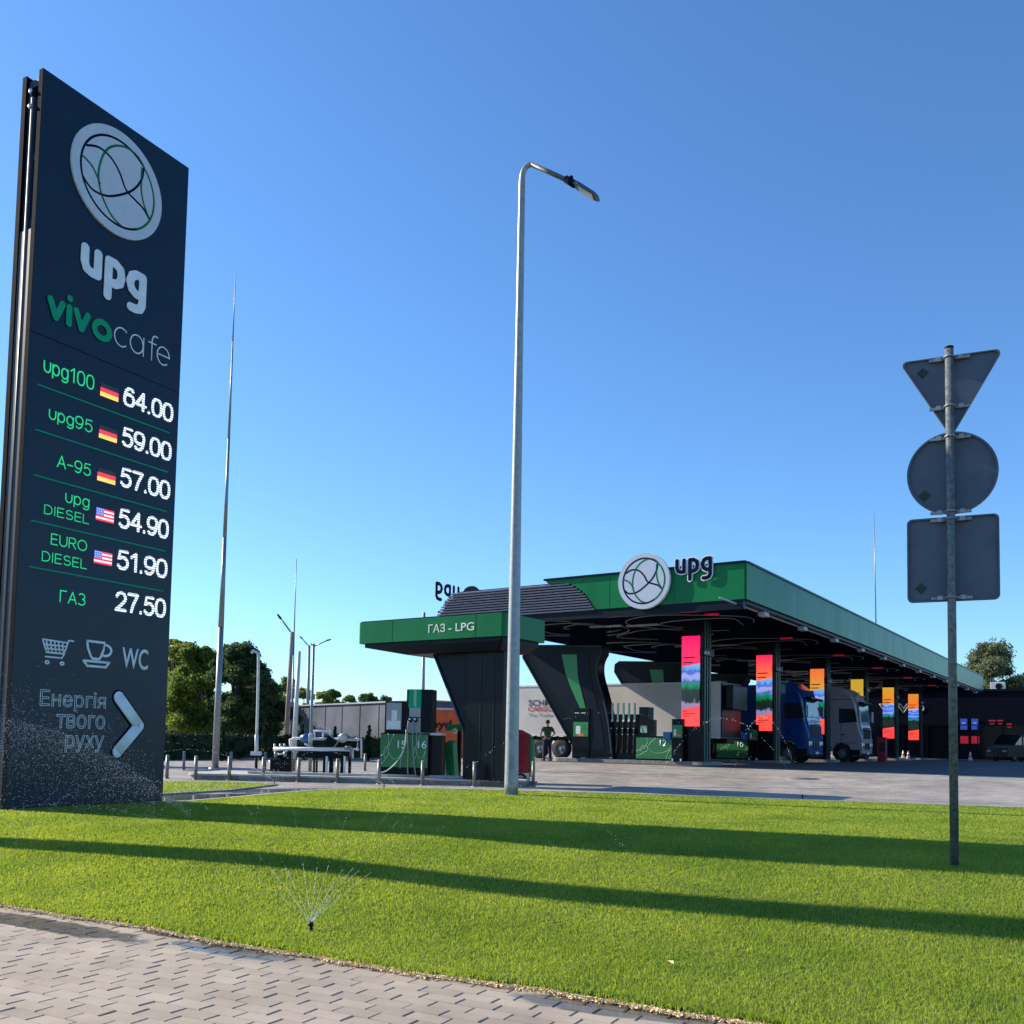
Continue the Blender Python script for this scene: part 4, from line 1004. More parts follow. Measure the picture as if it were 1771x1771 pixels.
def pump_kit(k):
    """dispenser row standing on island k; local x along the lane"""
    y = 5.0+8.9*k
    base = loc_can(x_p, y, .14)
    kiosk = lambda dx, lab: None
    # payment kiosk with advert
    t = thing('payment_kiosk', KL[k], 'kiosk', loc_can(x_p-5.05, y-.35, .14), RZ, 'kiosks on the pump islands')
    mb = MB(); mb.box((0, 0, 1.08), (.86, .5, 2.16), 'dark', bev=.03); mb.build('cabinet', t)
    mb = MB(); mb.box((0, -.256, 1.25), (.72, .02, .62), 'air_green'); mb.box((-.12, -.268, 1.22), (.22, .008, .34), 'sign_white'); mb.box((.14, -.268, 1.34), (.16, .008, .2), 'pump_green'); mb.box((-.0, -.268, 1.0), (.3, .008, .1), 'orange_box'); mb.build('advert', t)
    mb = MB(); mb.box((-.44, -.05, 1.25), (.04, .3, .7), 'flag_blue'); mb.build('side_strip', t)
    mb = MB(); mb.box((-.2, -.256, 1.95), (.22, .015, .03), 'sign_white'); mb.box((.12, -.256, 1.95), (.22, .015, .03), 'sign_white'); mb.build('marking', t)
    # five nozzle dispenser
    t = thing('fuel_dispenser', DL[k], 'fuel pump', loc_can(x_p-3.1, y-.15, .14), RZ, 'fuel dispensers on the islands')
    mb = MB(); mb.box((0, 0, .95), (1.35, .5, 1.9), 'dark', bev=.02); mb.box((.90, .05, 1.1), (.42, .55, 2.2), 'black', bev=.02); mb.build('body', t)
    for j in range(5):
        x = -.52+.26*j
        mb = MB(); mb.box((x, -.27, 1.98), (.085, .05, .78), 'pump_line', bev=.01); mb.box((x, -.30, 1.62), (.08, .03, .09), 'white_paint'); mb.build('hose_mast', t)
        mb = MB(); mb.box((x, -.3, 1.22), (.09, .10, .2), 'black', bev=.02); mb.box((x, -.36, 1.3), (.05, .02, .03), 'white_paint'); mb.box((x, -.36, 1.05), (.05, .02, .03), 'white_paint'); mb.build('nozzle', t)
        mb = MB(); mb.tube(catmull([(x, -.32, 1.6), (x+.03, -.38, 1.0), (x+.02, -.42, .4), (x-.03, -.4, .3), (x-.04, -.3, .9), (x, -.3, 1.15)], 5), .014, 'rubber', n=6); mb.build('hose', t)
    # counter with numbered green front
    t = thing('pump_counter', CL[k], 'fuel pump', loc_can(x_p-1.55, y-.30, .14), RZ, 'numbered pump counters')
    mb = MB(); mb.box((0, 0, .5), (1.78, .6, 1.0), 'dark', bev=.02); mb.box((-.55, .1, 1.3), (.7, .35, .75), 'black', bev=.02); mb.build('counter', t)
    mb = MB(); mb.box((0, -.306, .5), (1.7, .02, .86), 'pump_green'); mb.build('green_front', t)
    swirls(t, -.85, .07, 1.7, .86, -.318)
    text('pump_number', NUM[k], .22, .60, .52, .86, -.317, 'sign_white', t, bold=.01)
    mb = MB(); mb.box((-.62, -.09, 1.28), (.3, .04, .3), 'pump_line'); mb.build('card_reader', t)
    # second kiosk
    t = thing('advert_stand', AL[k], 'stand', loc_can(x_p-.62+.1, y-.75+.1, .14), RZ, 'advert stands beside the pillars')
    mb = MB(); mb.box((0, 0, .85), (.5, .16, 1.7), 'dark', bev=.02); mb.build('frame', t)
    mb = MB(); mb.box((0, -.088, 1.2), (.42, .015, .5), 'air_green'); mb.box((-.1, -.098, 1.15), (.1, .006, .26), 'sign_white'); mb.box((.08, -.098, 1.28), (.12, .006, .14), 'vivo_green'); mb.box((.05, -.098, 1.05), (.2, .006, .08), 'orange_box'); mb.build('poster', t)
    mb = MB(); mb.box((-.48, .1, 1.02), (.34, .3, .3), 'blue_valve', bev=.03); mb.build('bucket', t)
    for s_ in (-1, 1):
        mb = MB(); mb.box((s_*.18, -.02, .05), (.05, .3, .1), 'white_dirty'); mb.build('foot', t)
def swirls(t, x, z, w, h, y, m='pump_line', r=.009):
    b = MB()
    for P in ([(0, .35), (.2, .5), (.3, .75), (.28, 1)], [(.12, .5), (.2, .62), (.3, .55), (.3, .38), (.2, .3), (.12, .38), (.12, .5)], [(.3, .6), (.36, .4), (.55, .27), (.78, .35), (.92, .6), (.98, .95)], [(0, .12), (.14, .2), (.22, .32)], [(.8, 0), (.84, .3), (.95, .5)], [(.33, .62), (.4, .8), (.52, .98)]):
        b.tube(catmull([(x+a*w, y, z+q*h) for a, q in P], 6), r, m, n=4, flat=(0, 1, 0), sq=.4)
    b.build('line_pattern', t)
nth = ['nearest', 'second', 'third', 'fourth', 'fifth', 'sixth']
KL = ['dark payment kiosk with green advert at the foot of the leaning leg', 'dark payment kiosk behind the beige trailer', 'dark payment kiosk behind the blue truck', 'dark payment kiosk behind the grey truck', '', '']
DL = ['five nozzle fuel dispenser with pale hose masts left of the counter marked 12', 'five nozzle fuel dispenser left of the counter marked 10', 'five nozzle fuel dispenser behind the blue truck', 'five nozzle fuel dispenser behind the grey truck', '', '']
CL = ['nearest green fronted pump counter, left of the first screen pillar', 'farther green fronted pump counter, seen between the first and second screen pillars', 'pump counter with green front marked 8', 'pump counter with green front marked 6', '', '']
AL = ['advert stand with green poster touching the left side of the first screen pillar', 'advert stand with green poster seen left of the second screen pillar', 'advert stand by the third pillar behind the blue truck', 'advert stand by the fourth pillar behind the grey truck', '', '']
NUM = ['12', '10', '8', '6', '', '']
for k in range(2): pump_kit(k)

# ------------------------------------------------------------------ trucks
def wheel(parent, x, y, r=.5, w=.3, name='wheel'):
    s_ = 1 if y > 0 else -1
    mb = MB(); n = 24
    prof = [(0.0, r*.55), (0.0, r*.93), (.04, r), (w-.04, r), (w, r*.93), (w, r*.5)]
    vs = []; fs = []
    for i in range(n):
        a = 2*math.pi*i/n
        for (o_, rr) in prof: vs.append((x+rr*math.cos(a), y+s_*(o_-w), r+rr*math.sin(a)))
    for i in range(n):
        for k in range(len(prof)-1): fs.append((i*6+k, i*6+k+1, ((i+1) % n)*6+k+1, ((i+1) % n)*6+k))
    mb.add(vs, fs, 'rubber', True); t = mb.build(name, parent)
    mb = MB(); mb.tube([(x, y-s_*.10, r), (x, y-s_*.04, r)], [r*.56, r*.5], 'post_galv', n=20); mb.tube([(x, y-s_*.06, r), (x, y+s_*.0, r)], [r*.22, r*.15], 'galv', n=12); mb.build('rim', t)
def cab(t, body, H=3.95, visor=True, tint='windscreen'):
    W2 = 1.25
    prof = [(0, .95), (0, H-.05), (.55, H), (1.25, H-.12), (1.75, H-.5), (1.98, H-.98), (2.12, 2.15), (2.2, 1.9), (2.24, .95), (2.2, .38), (1.72, .34), (1.62, .8), (1.45, 1.05), (1.15, 1.14), (.85, 1.05), (.66, .8), (.6, .6), (.1, .6)]
    bm = bmesh.new(); vs = [[bm.verts.new((a, y, b)) for a, b in prof] for y in (-W2, W2)]
    bm.faces.new(vs[0]); bm.faces.new(vs[1][::-1])
    n = len(prof)
    for i in range(n): bm.faces.new((vs[0][i], vs[0][(i+1) % n], vs[1][(i+1) % n], vs[1][i]))
    bmesh.ops.recalc_face_normals(bm, faces=bm.faces[:])
    ed_ = [e for e in bm.edges if abs(e.verts[0].co.y-e.verts[1].co.y) < .01 and min(e.verts[0].co.z, e.verts[1].co.z) > 1.1 and e.verts[0].co.x > .4]
    bmesh.ops.bevel(bm, geom=ed_, offset=.16, segments=3, affect='EDGES')
    me = bpy.data.meshes.new('cab_body'); bm.to_mesh(me); bm.free(); me.materials.append(M(body))
    o = bpy.data.objects.new('cab_body', me); COL.objects.link(o); o.parent = t
    # windscreen on slanted face between (2.12,2.15) and (1.98,H-.98)
    def slab(pts, th, m, name, par=t):
        mb = MB(); a = Vector(pts[1])-Vector(pts[0]); b_ = Vector(pts[3])-Vector(pts[0]); nn = a.cross(b_).normalized()*th
        v = [Vector(p) for p in pts]+[Vector(p)+nn for p in pts]
        mb.add(v, [(0, 1, 2, 3), (4, 5, 6, 7), (0, 1, 5, 4), (1, 2, 6, 5), (2, 3, 7, 6), (3, 0, 4, 7)], m); return mb.build(name, par)
    zw1 = H-1.0
    slab([(2.12, -1.12, 2.32), (2.12, 1.12, 2.32), (2.01, 1.04, zw1), (2.01, -1.04, zw1)], .02, tint, 'windscreen')
    for s_ in (-1, 1):
        slab([(1.0, s_*1.256, 2.2), (1.99, s_*1.256, 2.28), (1.86, s_*1.256, 3.0), (1.0, s_*1.256, 3.05)], .01, 'glass', 'side_window')
        mb = MB(); mb.box((2.18, s_*1.46, 2.6), (.12, .26, .62), body, bev=.04); mb.box((2.14, s_*1.3, 2.8), (.06, .3, .04), 'black'); mb.build('mirror', t)
        mb = MB(); mb.box((2.23, s_*.93, .98), (.06, .5, .24), 'chrome', bev=.02); mb.box((2.262, s_*.93, 1.0), (.02, .36, .12), 'white_paint', bev=.01); mb.build('headlight', t)
        mb = MB(); mb.box((1.90, s_*1.258, .55), (.5, .02, .34), 'black'); mb.box((.3, s_*1.258, .75), (.5, .02, .3), 'black'); mb.build('step', t)
        mb = MB(); mb.box((1.10, s_*1.262, 1.75), (.006, .02, 1.9), 'black'); mb.box((1.2, s_*1.27, 1.55), (.18, .03, .05), 'black'); mb.build('door_seam', t)
        wheel(t, 1.15, s_*1.17)
    mb = MB(); mb.box((2.21, 0, 1.62), (.07, 1.55, .56), 'black', bev=.02)
    for q in range(4): mb.box((2.25, 0, 1.42+.13*q), (.02, 1.42, .03), 'dark')
    mb.build('grille', t)
    mb = MB(); mb.box((2.22, 0, 1.96), (.05, 1.5, .07), 'chrome', bev=.01); mb.build('grille_bar', t)
    mb = MB(); mb.box((2.29, 0, .52), (.02, .52, .12), 'white_dirty'); mb.build('number_plate', t)
    for s_ in (-.5, .45):
        mb = MB(); mb.tube([(2.16, s_, 2.3), (2.10, s_+.5, 2.5)], .014, 'black', n=5); mb.build('wiper', t)
        mb = MB(); mb.box((1.86, s_*1.6, H-.52), (.12, .22, .08), 'lens', bev=.02); mb.build('marker_light', t)
    for s_ in (-1, 1):
        mb = MB(); mb.box((.1, s_*1.258, 2.2), (.16, .02, 2.6), 'black'); mb.box((1.55, s_*1.262, 1.1), (.9, .012, .02), 'black'); mb.box((1.0, s_*1.262, H-.75), (1.5, .012, .025), 'black'); mb.build('body_seam', t)
        mb = MB(); mb.tube([(-.3, s_*1.0, .7), (-2.2, s_*1.0, .7)], .32, 'galv', n=16); mb.build('fuel_tank', t)
    mb = MB(); mb.box((2.24, 0, .92), (.05, 1.1, .36), 'black', bev=.02); mb.box((2.235, 0, 2.14), (.02, 1.9, .03), 'black'); mb.box((2.22, 0, .42), (.12, 2.4, .2), 'dark', bev=.03); mb.build('bumper', t)
    if visor:
        mb = MB(); mb.box((2.16, 0, zw1+.04), (.3, 2.1, .14), 'dark', ry=R(12), bev=.03); mb.build('sun_visor', t)
def hdeg(): return RZ
TL = loc_can(0, 0)
def lane_loc(x, yl): p = loc_can(x, yl); p.z = float(zt(p.x, p.y)); return p
# blue truck in lane between second and third islands
yl = 5.0+8.9*1.5
tr = thing('truck', 'blue semi truck standing between the second and third pillars under the canopy', 'truck', lane_loc(TT-3.2-2.25+.7, yl-1.0), RZ)
cab(tr, 'truck_blue', 4.2)
mb = MB(); mb.box((-5.9, 0, 2.55), (11.0, 2.5, 2.8), 'truck_blue', bev=.03); mb.box((-5.9, 0, 1.1), (11.0, .9, .2), 'black'); mb.build('trailer_box', tr)
for x in (-8.2, -9.5, -10.8, -1.2):
    for s_ in (-1, 1): wheel(tr, x, s_*1.16)
yl = 5.0+8.9*2.5
tr2 = thing('truck', 'grey semi truck standing between the third and fourth pillars, right of the blue one', 'truck', lane_loc(TT-2.55-2.25+.75, yl-2.2), RZ)
cab(tr2, 'truck_grey', 4.3)
mb = MB(); mb.box((-4.9, 0, 2.5), (9.0, 2.5, 2.7), 'trailer_beige', bev=.03); mb.box((-4.9, 0, 1.05), (9.0, .9, .2), 'black'); mb.build('trailer_box', tr2)
for x in (-7, -8.3, -1.2):
    for s_ in (-1, 1): wheel(tr2, x, s_*1.2)
# white/beige refrigerated semi trailer with lettering in the first lane
t0 = loc_can(TT-4.2, 5.0+5.6); 
trl = thing('semi_trailer', 'pale box semi trailer with blue and red lettering standing behind the leaning leg', 'trailer', lane_loc(TT-4.6, 5.0+5.9), RZ)
LT = 12.2
mb = MB(); mb.box((-LT/2, 0, 2.42), (LT, 2.5, 2.55), 'trailer_white', bev=.02)
tb = mb.build('trailer_box', trl)
mb = MB(); mb.box((.03, 0, 2.42), (.05, 2.44, 2.5), 'dark'); mb.box((.25, 0, 3.0), (.45, 1.9, 1.1), 'dark', bev=.05); mb.build('cooling_unit', trl)
mb = MB(); mb.box((-LT/2, -1.262, 3.66), (LT, .03, .08), 'white_dirty'); mb.box((-LT/2, -1.262, 1.17), (LT, .03, .08), 'white_dirty'); mb.box((-LT/2, 1.262, 3.66), (LT, .03, .08), 'white_dirty'); mb.build('edge_rail', trl)
mb = MB(); mb.box((-LT/2, 0, 1.0), (LT, .9, .22), 'black'); mb.box((-LT*.45, -1.1, .7), (4, .1, .5), 'dark'); mb.build('chassis', trl)
for x in (-LT+1.2, -LT+2.5, -LT+3.8):
    for s_ in (-1, 1): wheel(trl, x, s_*1.2)
    mb = MB(); mb.tube([(x+.62*math.cos(a), -1.15, .55+.62*math.sin(a)) for a in np.linspace(.3, 2.84, 10)], .04, 'dark', n=5); mb.build('mudguard', trl)
for s_ in (-.5, .5):
    mb = MB(); mb.box((-1.6, s_, .5), (.16, .16, 1.0), 'black'); mb.build('landing_leg', trl)
TPp = Plane(lane_loc(TT-4.6, 5.0+5.9), RZ, -1.27)
def ttext(s, L, Rr, b_, t_, m, bold):
    text('trailer_lettering', s, TPp.px(*L)[0], TPp.px(*b_)[1], TPp.px(*Rr)[0], TPp.px(*t_)[1], -1.268, m, trl, bold=bold*.6, depth=0)
ttext('SCHMITZ', (914, 1217), (976, 1217), (915, 1220.5), (915, 1210), 'ink_navy', .03)
ttext('CARGOBULL', (913, 1226), (985, 1226), (915, 1230), (915, 1222), 'ink_red', .03)
ttext('The Trailer Company', (914, 1237), (1000, 1237), (915, 1239.5), (915, 1234), 'ink_grey', 0)

# rear of a second rigid unit with ladder frame
fr_ = thing('equipment_rack', 'pale framed rack standing left of the blue truck beyond the counter marked 10', 'rack', lane_loc(TT-4.55, 5.0+8.9*1+2.4), RZ)
mb = MB()
for x in (-.9, -.3, .4): mb.box((x, 0, 1.7), (.07, .07, 3.4), 'white_dirty')
for z in (.9, 1.7, 2.5, 3.3): mb.box((-.25, 0, z), (1.3, .05, .06), 'white_dirty')
mb.box((-.62, .06, 2.1), (.5, .03, .7), 'door_grey'); mb.box((.05, .06, 2.9), (.6, .03, .6), 'door_grey'); mb.build('frame', fr_)
mb = MB(); mb.tube([(-1.6, 0, .3), (-1.0, 0, 3.5)], .1, 'trailer_beige', n=8); mb.build('brace', fr_)

# ------------------------------------------------------------------ shop building beyond the canopy
sw = atd(1440, 1300, 90); sw.z = .72
sh = thing('shop', 'low dark glass fronted station shop beyond the far end of the canopy', 'building', (sw.x, sw.y, .72), R(-31))
SH = Plane((sw.x, sw.y, .72), R(-31), 0)
hsh = SH.px(1700, 1195)[1]; LS = 34
mb = MB(); mb.box((LS/2, 6, hsh/2), (LS, 12, hsh), 'shop'); mb.build('wall', sh)
mb = MB(); mb.box((LS/2, 6, hsh+.06), (LS+.3, 12.3, .2), 'dark'); rf = mb.build('roof', sh)
for px in (1723, 1660):
    x_, z_ = SH.px(px, 1190); mb = MB(); mb.box((x_, 2, hsh+.5), (1.2, .8, .75), 'white_dirty', bev=.04); mb.tube([(x_+.1, 1.58, hsh+.5), (x_+.1, 1.62, hsh+.5)], .28, 'dark', n=16); mb.build('air_conditioner', rf)
for i in range(16):
    x_ = 1.1+2.05*i
    mb = MB(); mb.box((x_, -.03, 1.55), (1.9, .06, 2.9), 'shop_glass'); f_ = mb.build('window', sh)
    mb = MB(); mb.box((x_-.99, -.06, 1.6), (.08, .12, 3.0), 'dark'); mb.box((x_, -.06, 3.05), (1.9, .12, .08), 'dark'); mb.build('frame', f_)
x0, z0 = SH.px(1520, 1232); x1, z1 = SH.px(1600, 1215)
text('shop_lettering', 'vivo', x0, z0, x1, z1, -.05, 'ceil_line', sh, 'x', outline=.035)
for k_, (px, lb_) in enumerate([(1661, 'flag_blue'), (1680, 'flag_blue')]):  # window reflections modelled as glowing panels on the glass
    xa, za = SH.px(px, 1243); xb2, zb2_ = SH.px(px+12, 1262); mb = MB(); mb.box(((xa+xb2)/2, -.08, (za+zb2_)/2), (xb2-xa, .06, za-zb2_), 'reflection_blue'); mb.box(((xa+xb2)/2, -.12, (za+zb2_)/2+.1), (xb2-xa-.3, .02, .12), 'reflection_white')
    xa, za = SH.px(px, 1273); xb2, zb2_ = SH.px(px+14, 1286); mb.box(((xa+xb2)/2, -.08, (za+zb2_)/2), (xb2-xa, .06, za-zb2_), 'red_lamp_reflect'); mb.build('window_reflection', sh)
for px, w_ in ((1710, 12), (1725, 10), (1741, 9)):  # red reflections in the glass, painted as glowing bars
    xa, za = SH.px(px, 1242 if px < 1735 else 1248); xb2, zb2_ = SH.px(px+w_, 1251 if px < 1735 else 1257); mb = MB()
    mb.box(((xa+xb2)/2, -.09, (za+zb2_)/2), (xb2-xa, .06, .12), 'red_lamp_reflect'); mb.box(((xa+xb2)/2, -.09, (za+zb2_)/2-.26), ((xb2-xa)*.7, .06, .1), 'red_lamp_reflect'); mb.build('red_reflection', sh)

# dark van parked by the shop
vp = gnd(1722, 1318)
van = thing('van', 'dark van parked in front of the shop at the right edge', 'van', (vp.x+7.5, vp.y+8, .72), R(205))
prof = [(0, .35), (0, 1.95), (.3, 2.1), (3.2, 2.1), (4.0, 1.3), (4.75, 1.05), (4.85, .35)]
mb = MB(); mb.prism(prof, -.95, .95, 'dark'); mb.build('body', van)
mb = MB(); mb.prism([(3.28, 1.95), (3.95, 1.33), (3.93, 1.3), (3.2, 1.3), (3.2, 1.95)], -.97, .97, 'windscreen'); mb.prism([(.4, 1.3), (3.0, 1.3), (3.0, 1.92), (.4, 1.92)], -.965, .965, 'glass'); mb.build('window', van)
for x in (.9, 3.9):
    for s_ in (-1, 1): wheel(van, x, s_*.93, .33, .2)
for s_ in (-1, 1):
    mb = MB(); mb.box((4.8, s_*.7, .8), (.1, .35, .16), 'lens', bev=.02); mb.build('headlight', van)

# red cabinet, cones
rc_ = gnd(1526, 1318)
t = thing('red_cabinet', 'narrow dark red cabinet right of the grey truck', 'cabinet', (rc_.x, rc_.y, float(zt(rc_.x, rc_.y))), RZ)
mb = MB(); mb.box((0, 0, .75), (.5, .4, 1.5), 'red_cab', bev=.03); mb.build('body', t)
mb = MB(); mb.box((.05, -.21, .9), (.3, .02, .5), 'ink_black'); mb.build('door_panel', t)
cone0 = None
for px, py, lb_ in ((1678, 1316, 'small white marker cone on the shaded paving right of the sign post'), (1562, 1313, 'left of two white marker cones beside the far pillars'), (1571, 1313.5, 'right of two white marker cones beside the far pillars')):
    p = gnd(px, py); p.z = float(zt(p.x, p.y))
    if cone0 is None:
        t = thing('marker_cone', lb_, 'cone', p, 0, 'white marker cones under the canopy')
        mb = MB(); mb.tube([(0, 0, .04), (0, 0, .7)], [.16, .03], 'cone_white', n=14); mb.tube([(0, 0, .3), (0, 0, .42)], [.118, .088], 'red_cab', n=14); mb.build('cone', t)
        mb = MB(); mb.box((0, 0, .02), (.42, .42, .04), 'rubber', bev=.01); mb.build('foot', t); cone0 = t
    else: dup(cone0, p, 0, lb_)

# ------------------------------------------------------------------ LPG canopy and island
LC = Vector((-.22, 24.4, .3)); LR = RZ
LN = LC+Vector((-.832, .555, 0))*5.12
lpg = thing('gas_canopy', 'small dark canopy with green fascia lettered for gas left of the big canopy', 'canopy', LN, LR)
LP = Plane(LN, LR, 0); Lw = 5.12; Ld = 2.05
zb = (LP.px(620, 1112.5)[1]+LP.px(866, 1100.5)[1])/2; ztp = (LP.px(620, 1076.6)[1]+LP.px(872, 1059.5)[1])/2
print('lpg', zb, ztp, LP.px(617, 1090), LP.px(875, 1080))
pl_ = rounded([(0, 0), (Lw, 0), (Lw, Ld), (0, Ld)], .10, 4)
mb = MB(); n = len(pl_); mb.prism(pl_, zb, ztp, 'fascia', ax='z'); mb.build('fascia', lpg)
mb = MB(); mb.prism([(a*.985+.03, b*.97+.02) for a, b in pl_], ztp, ztp+.03, 'dark', ax='z'); mb.build('roof_trim', lpg)
mb = MB()
# tapered dark underside
tp_ = rounded([(.14, .1), (Lw-.14, .1), (Lw-.14, Ld-.1), (.14, Ld-.1)], .08, 4); bt_ = rounded([(1.5, .35), (Lw-.4, .35), (Lw-.4, Ld-.35), (1.5, Ld-.35)], .08, 4); n = len(tp_)
vs = [(a, b, zb-.004) for a, b in tp_]+[(a, b, zb-.11) for a, b in tp_]+[(a, b, zb-.34) for a, b in bt_]
mb.add(vs, [list(range(n)), list(range(3*n-1, 2*n-1, -1))]+[(i, (i+1) % n, n+(i+1) % n, n+i) for i in range(n)]+[(n+i, n+(i+1) % n, 2*n+(i+1) % n, 2*n+i) for i in range(n)], 'canopy_dark'); mb.build('underside', lpg)
for q in (1.3, 4.2): mb = MB(); mb.box((q, -.0015, (zb+ztp)/2), (.010, .003, ztp-zb), 'dark'); mb.build('panel_joint', lpg)
x0, z0 = LP.px(741, 1094.5); x1, z1 = LP.px(820, 1076.5)
for s_, a_, b_ in (('ГАЗ', 741, 770), ('-', 776, 781), ('LPG', 788, 820)):
    text('gas_lettering', s_, LP.px(a_, 1090)[0], z0, LP.px(b_, 1090)[0], LP.px(741, 1080.5)[1], -.008, 'sign_white', lpg, bold=.008, depth=0)
# column with leaning wing
zi = .16
cl_ = [(Lw-2.1, zi), (Lw-.95, zi), (Lw-.75, zb-.3), (Lw-1.95-1.5, zb-.3)]
LPc = Plane(LN, LR, .62); xw0, zw0 = LPc.px(750, 1130); xw1, zw1_ = LPc.px(802, 1252); xw2 = LPc.px(868, 1250)[0]
mb = MB(); mb.prism([(xw1+.02, zi), (xw2, zi), (xw2+.03, zb-.3), (xw1+.1, zb-.3)], .62, 1.25, 'dark'); col_ = mb.build('column', lpg)
mb = MB(); mb.prism(rounded([(xw1+.0, zw1_-.25), (xw1+.5, zw1_-.25), (xw1+.5, zb-.32), (xw0+.0, zb-.32)], .06), .66, 1.4, 'canopy_dark'); mb.build('column_wing', lpg)
mb = MB(); mb.tube([(xw0+.0, .64, zb-.34), (xw1+.0, .64, zw1_-.2), (xw1+.03, .64, .2)], .035, 'navy_side', n=6); mb.build('wing_rim', lpg)
for q in (.34, .68):
    x_ = xw1+.12+(xw2-xw1)*q; mb = MB(); mb.box((x_, .612, zb/2), (.015, .01, zb-.7), 'navy_side'); mb.build('panel_seam', col_)

# island
def at_z(px, py, dz): return gnd(px, py, dz)
il, ir = gnd(318, 1347.5), gnd(905, 1361)
ia = math.atan2(ir.y-il.y, ir.x-il.x); iL = (ir-il).length
isl = thing('gas_island', 'long kerbed island of pale concrete carrying the gas dispenser and pipework', 'kerb', (il.x, il.y, .3), ia)
poly = rounded([(0, 0), (iL, 0), (iL, 3.0), (0, 3.0)], .5, 6)
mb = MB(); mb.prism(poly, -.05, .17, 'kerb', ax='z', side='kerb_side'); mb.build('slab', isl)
mb = MB(); mb.prism([(a, b) for a, b in rounded([(-.04, -.04), (iL+.04, -.04), (iL+.04, 3.04), (-.04, 3.04)], .54, 6)], .12, .166, 'kerb', ax='z'); mb.build('kerb_edge', isl)
mb = MB(); mb.box((iL*.55, .5, .21), (iL*.75, .12, .07), 'kerb'); mb.build('inner_kerb', isl)
# bollards
b0 = None
BF = [(288.5, 1346.5), (338, 1348.5), (396, 1349.5), (455, 1350.5), (516, 1352.5), (583, 1354), (655, 1356), (730.5, 1358), (820, 1360.5), (922, 1357.5)]
BR = [(317.5, 1331.5), (399, 1331.5), (458, 1331.5), (631, 1333.5)]
ordn = ['leftmost', 'second', 'third', 'fourth', 'fifth', 'sixth', 'seventh', 'eighth', 'ninth', 'tenth']
for k, (px, py) in enumerate(BF+BR):
    p = gnd(px, py); lb_ = ('%s from the left of the short steel bollards in the front row' % ordn[k]) if k < 10 else ('%s from the left of the short steel bollards behind the gas island' % ordn[k-10])
    mat('bollard_steel', (.20, .19, .16), .45, metal=.3, var=.2)
    if b0 is None:
        t = thing('bollard', lb_, 'bollard', p, 0, 'short steel bollards round the gas island')
        mb = MB(); mb.tube([(0, 0, -.05), (0, 0, .62)], .048, 'bollard_steel', n=14); mb.tube([(0, 0, .62), (0, 0, .65), (0, 0, .66)], [.05, .046, .02], 'galv_light', n=14); mb.build('tube', t)
        mb = MB(); mb.tube([(0, 0, -.01), (0, 0, .015)], .075, 'galv', n=14); mb.build('foot_plate', t); b0 = t
    else: dup(b0, p, 0, lb_)

# gas dispenser 15/16 at depth of island
gd = Vector((il.x, il.y, 0)); Yd = gnd(700, 1343.5, .17)
gt = thing('gas_dispenser', 'gas dispenser with green front marked 15 and 16 and a tall hose column', 'gas pump', (Yd.x, Yd.y, .47), R(-12))
GP = Plane((Yd.x, Yd.y, .47), R(-12), -.35)
def gb(mb, a, b_, y0, y1, m, bev=.02):
    (xa, za), (xb, zb__) = GP.px(*a), GP.px(*b_); mb.box(((xa+xb)/2, (y0+y1)/2, (za+zb__)/2), (abs(xb-xa), y1-y0, abs(za-zb__)), m, bev=bev)
mb = MB(); gb(mb, (658, 1267), (740, 1342), -.33, .35, 'dark'); mb.build('base_cabinet', gt)
mb = MB(); gb(mb, (658.5, 1269), (739, 1328), -.355, -.331, 'pump_green', 0); mb.build('green_front', gt)
xa, za = GP.px(658.5, 1328); xb, zb__ = GP.px(702, 1269); swirls(gt, xa, za, xb-xa, zb__-za, -.362, r=.012)
xa, za = GP.px(712, 1328); xb, zb__ = GP.px(739, 1269); swirls(gt, xa, za, xb-xa, zb__-za, -.362, r=.012)
for s_, L, Rr in (('15', 688, 702), ('16', 723, 738)):
    text('pump_number', s_, GP.px(L, 1294)[0], GP.px(L, 1294)[1], GP.px(Rr, 1294)[0], GP.px(L, 1280)[1], -.362, 'sign_white', gt, bold=.01)
mb = MB(); gb(mb, (664, 1212), (703, 1268), -.25, .3, 'dark'); mb.build('display_head', gt)
mb = MB(); gb(mb, (667, 1215), (692, 1262), -.27, -.251, 'door_grey', 0); mb.build('display_face', gt)
mb = MB(); gb(mb, (668, 1246), (691, 1261), -.28, -.271, 'sign_white', 0); gb(mb, (676, 1228), (685, 1246), -.28, -.271, 'sign_white', 0); mb.build('price_display', gt)
mb = MB(); gb(mb, (703, 1192), (746, 1267), -.32, .12, 'dark'); mb.build('hose_column', gt)
mb = MB(); gb(mb, (707, 1192), (728, 1224), -.345, -.321, 'vivo_green', 0); gb(mb, (716, 1192), (720, 1222), -.355, -.346, 'pump_line', 0); gb(mb, (708, 1224), (727, 1240), -.345, -.321, 'door_grey', 0); gb(mb, (706, 1241), (727, 1268), -.35, -.321, 'galv', 0); mb.build('column_face', gt)
for px in (710, 719):
    x_, z_ = GP.px(px, 1245); mb = MB(); mb.box((x_, -.38, z_), (.1, .08, .12), 'black', bev=.02); mb.box((x_, -.43, z_+.02), (.05, .02, .05), 'white_paint'); mb.build('nozzle', gt)
    mb = MB(); P_ = [GP.px(px-2, 1247), GP.px(px-4, 1262), GP.px(px-3, 1300), GP.px(px-(3 if px < 715 else -1), 1338), GP.px(px+6 if px < 715 else px+8, 1346)]
    mb.tube(catmull([(a, -.42, b) for a, b in P_], 6), .017, 'galv', n=6); mb.build('hose', gt)
P_ = [GP.px(704, 1262), GP.px(702, 1290), GP.px(690, 1315), GP.px(672, 1332), GP.px(660, 1336)]
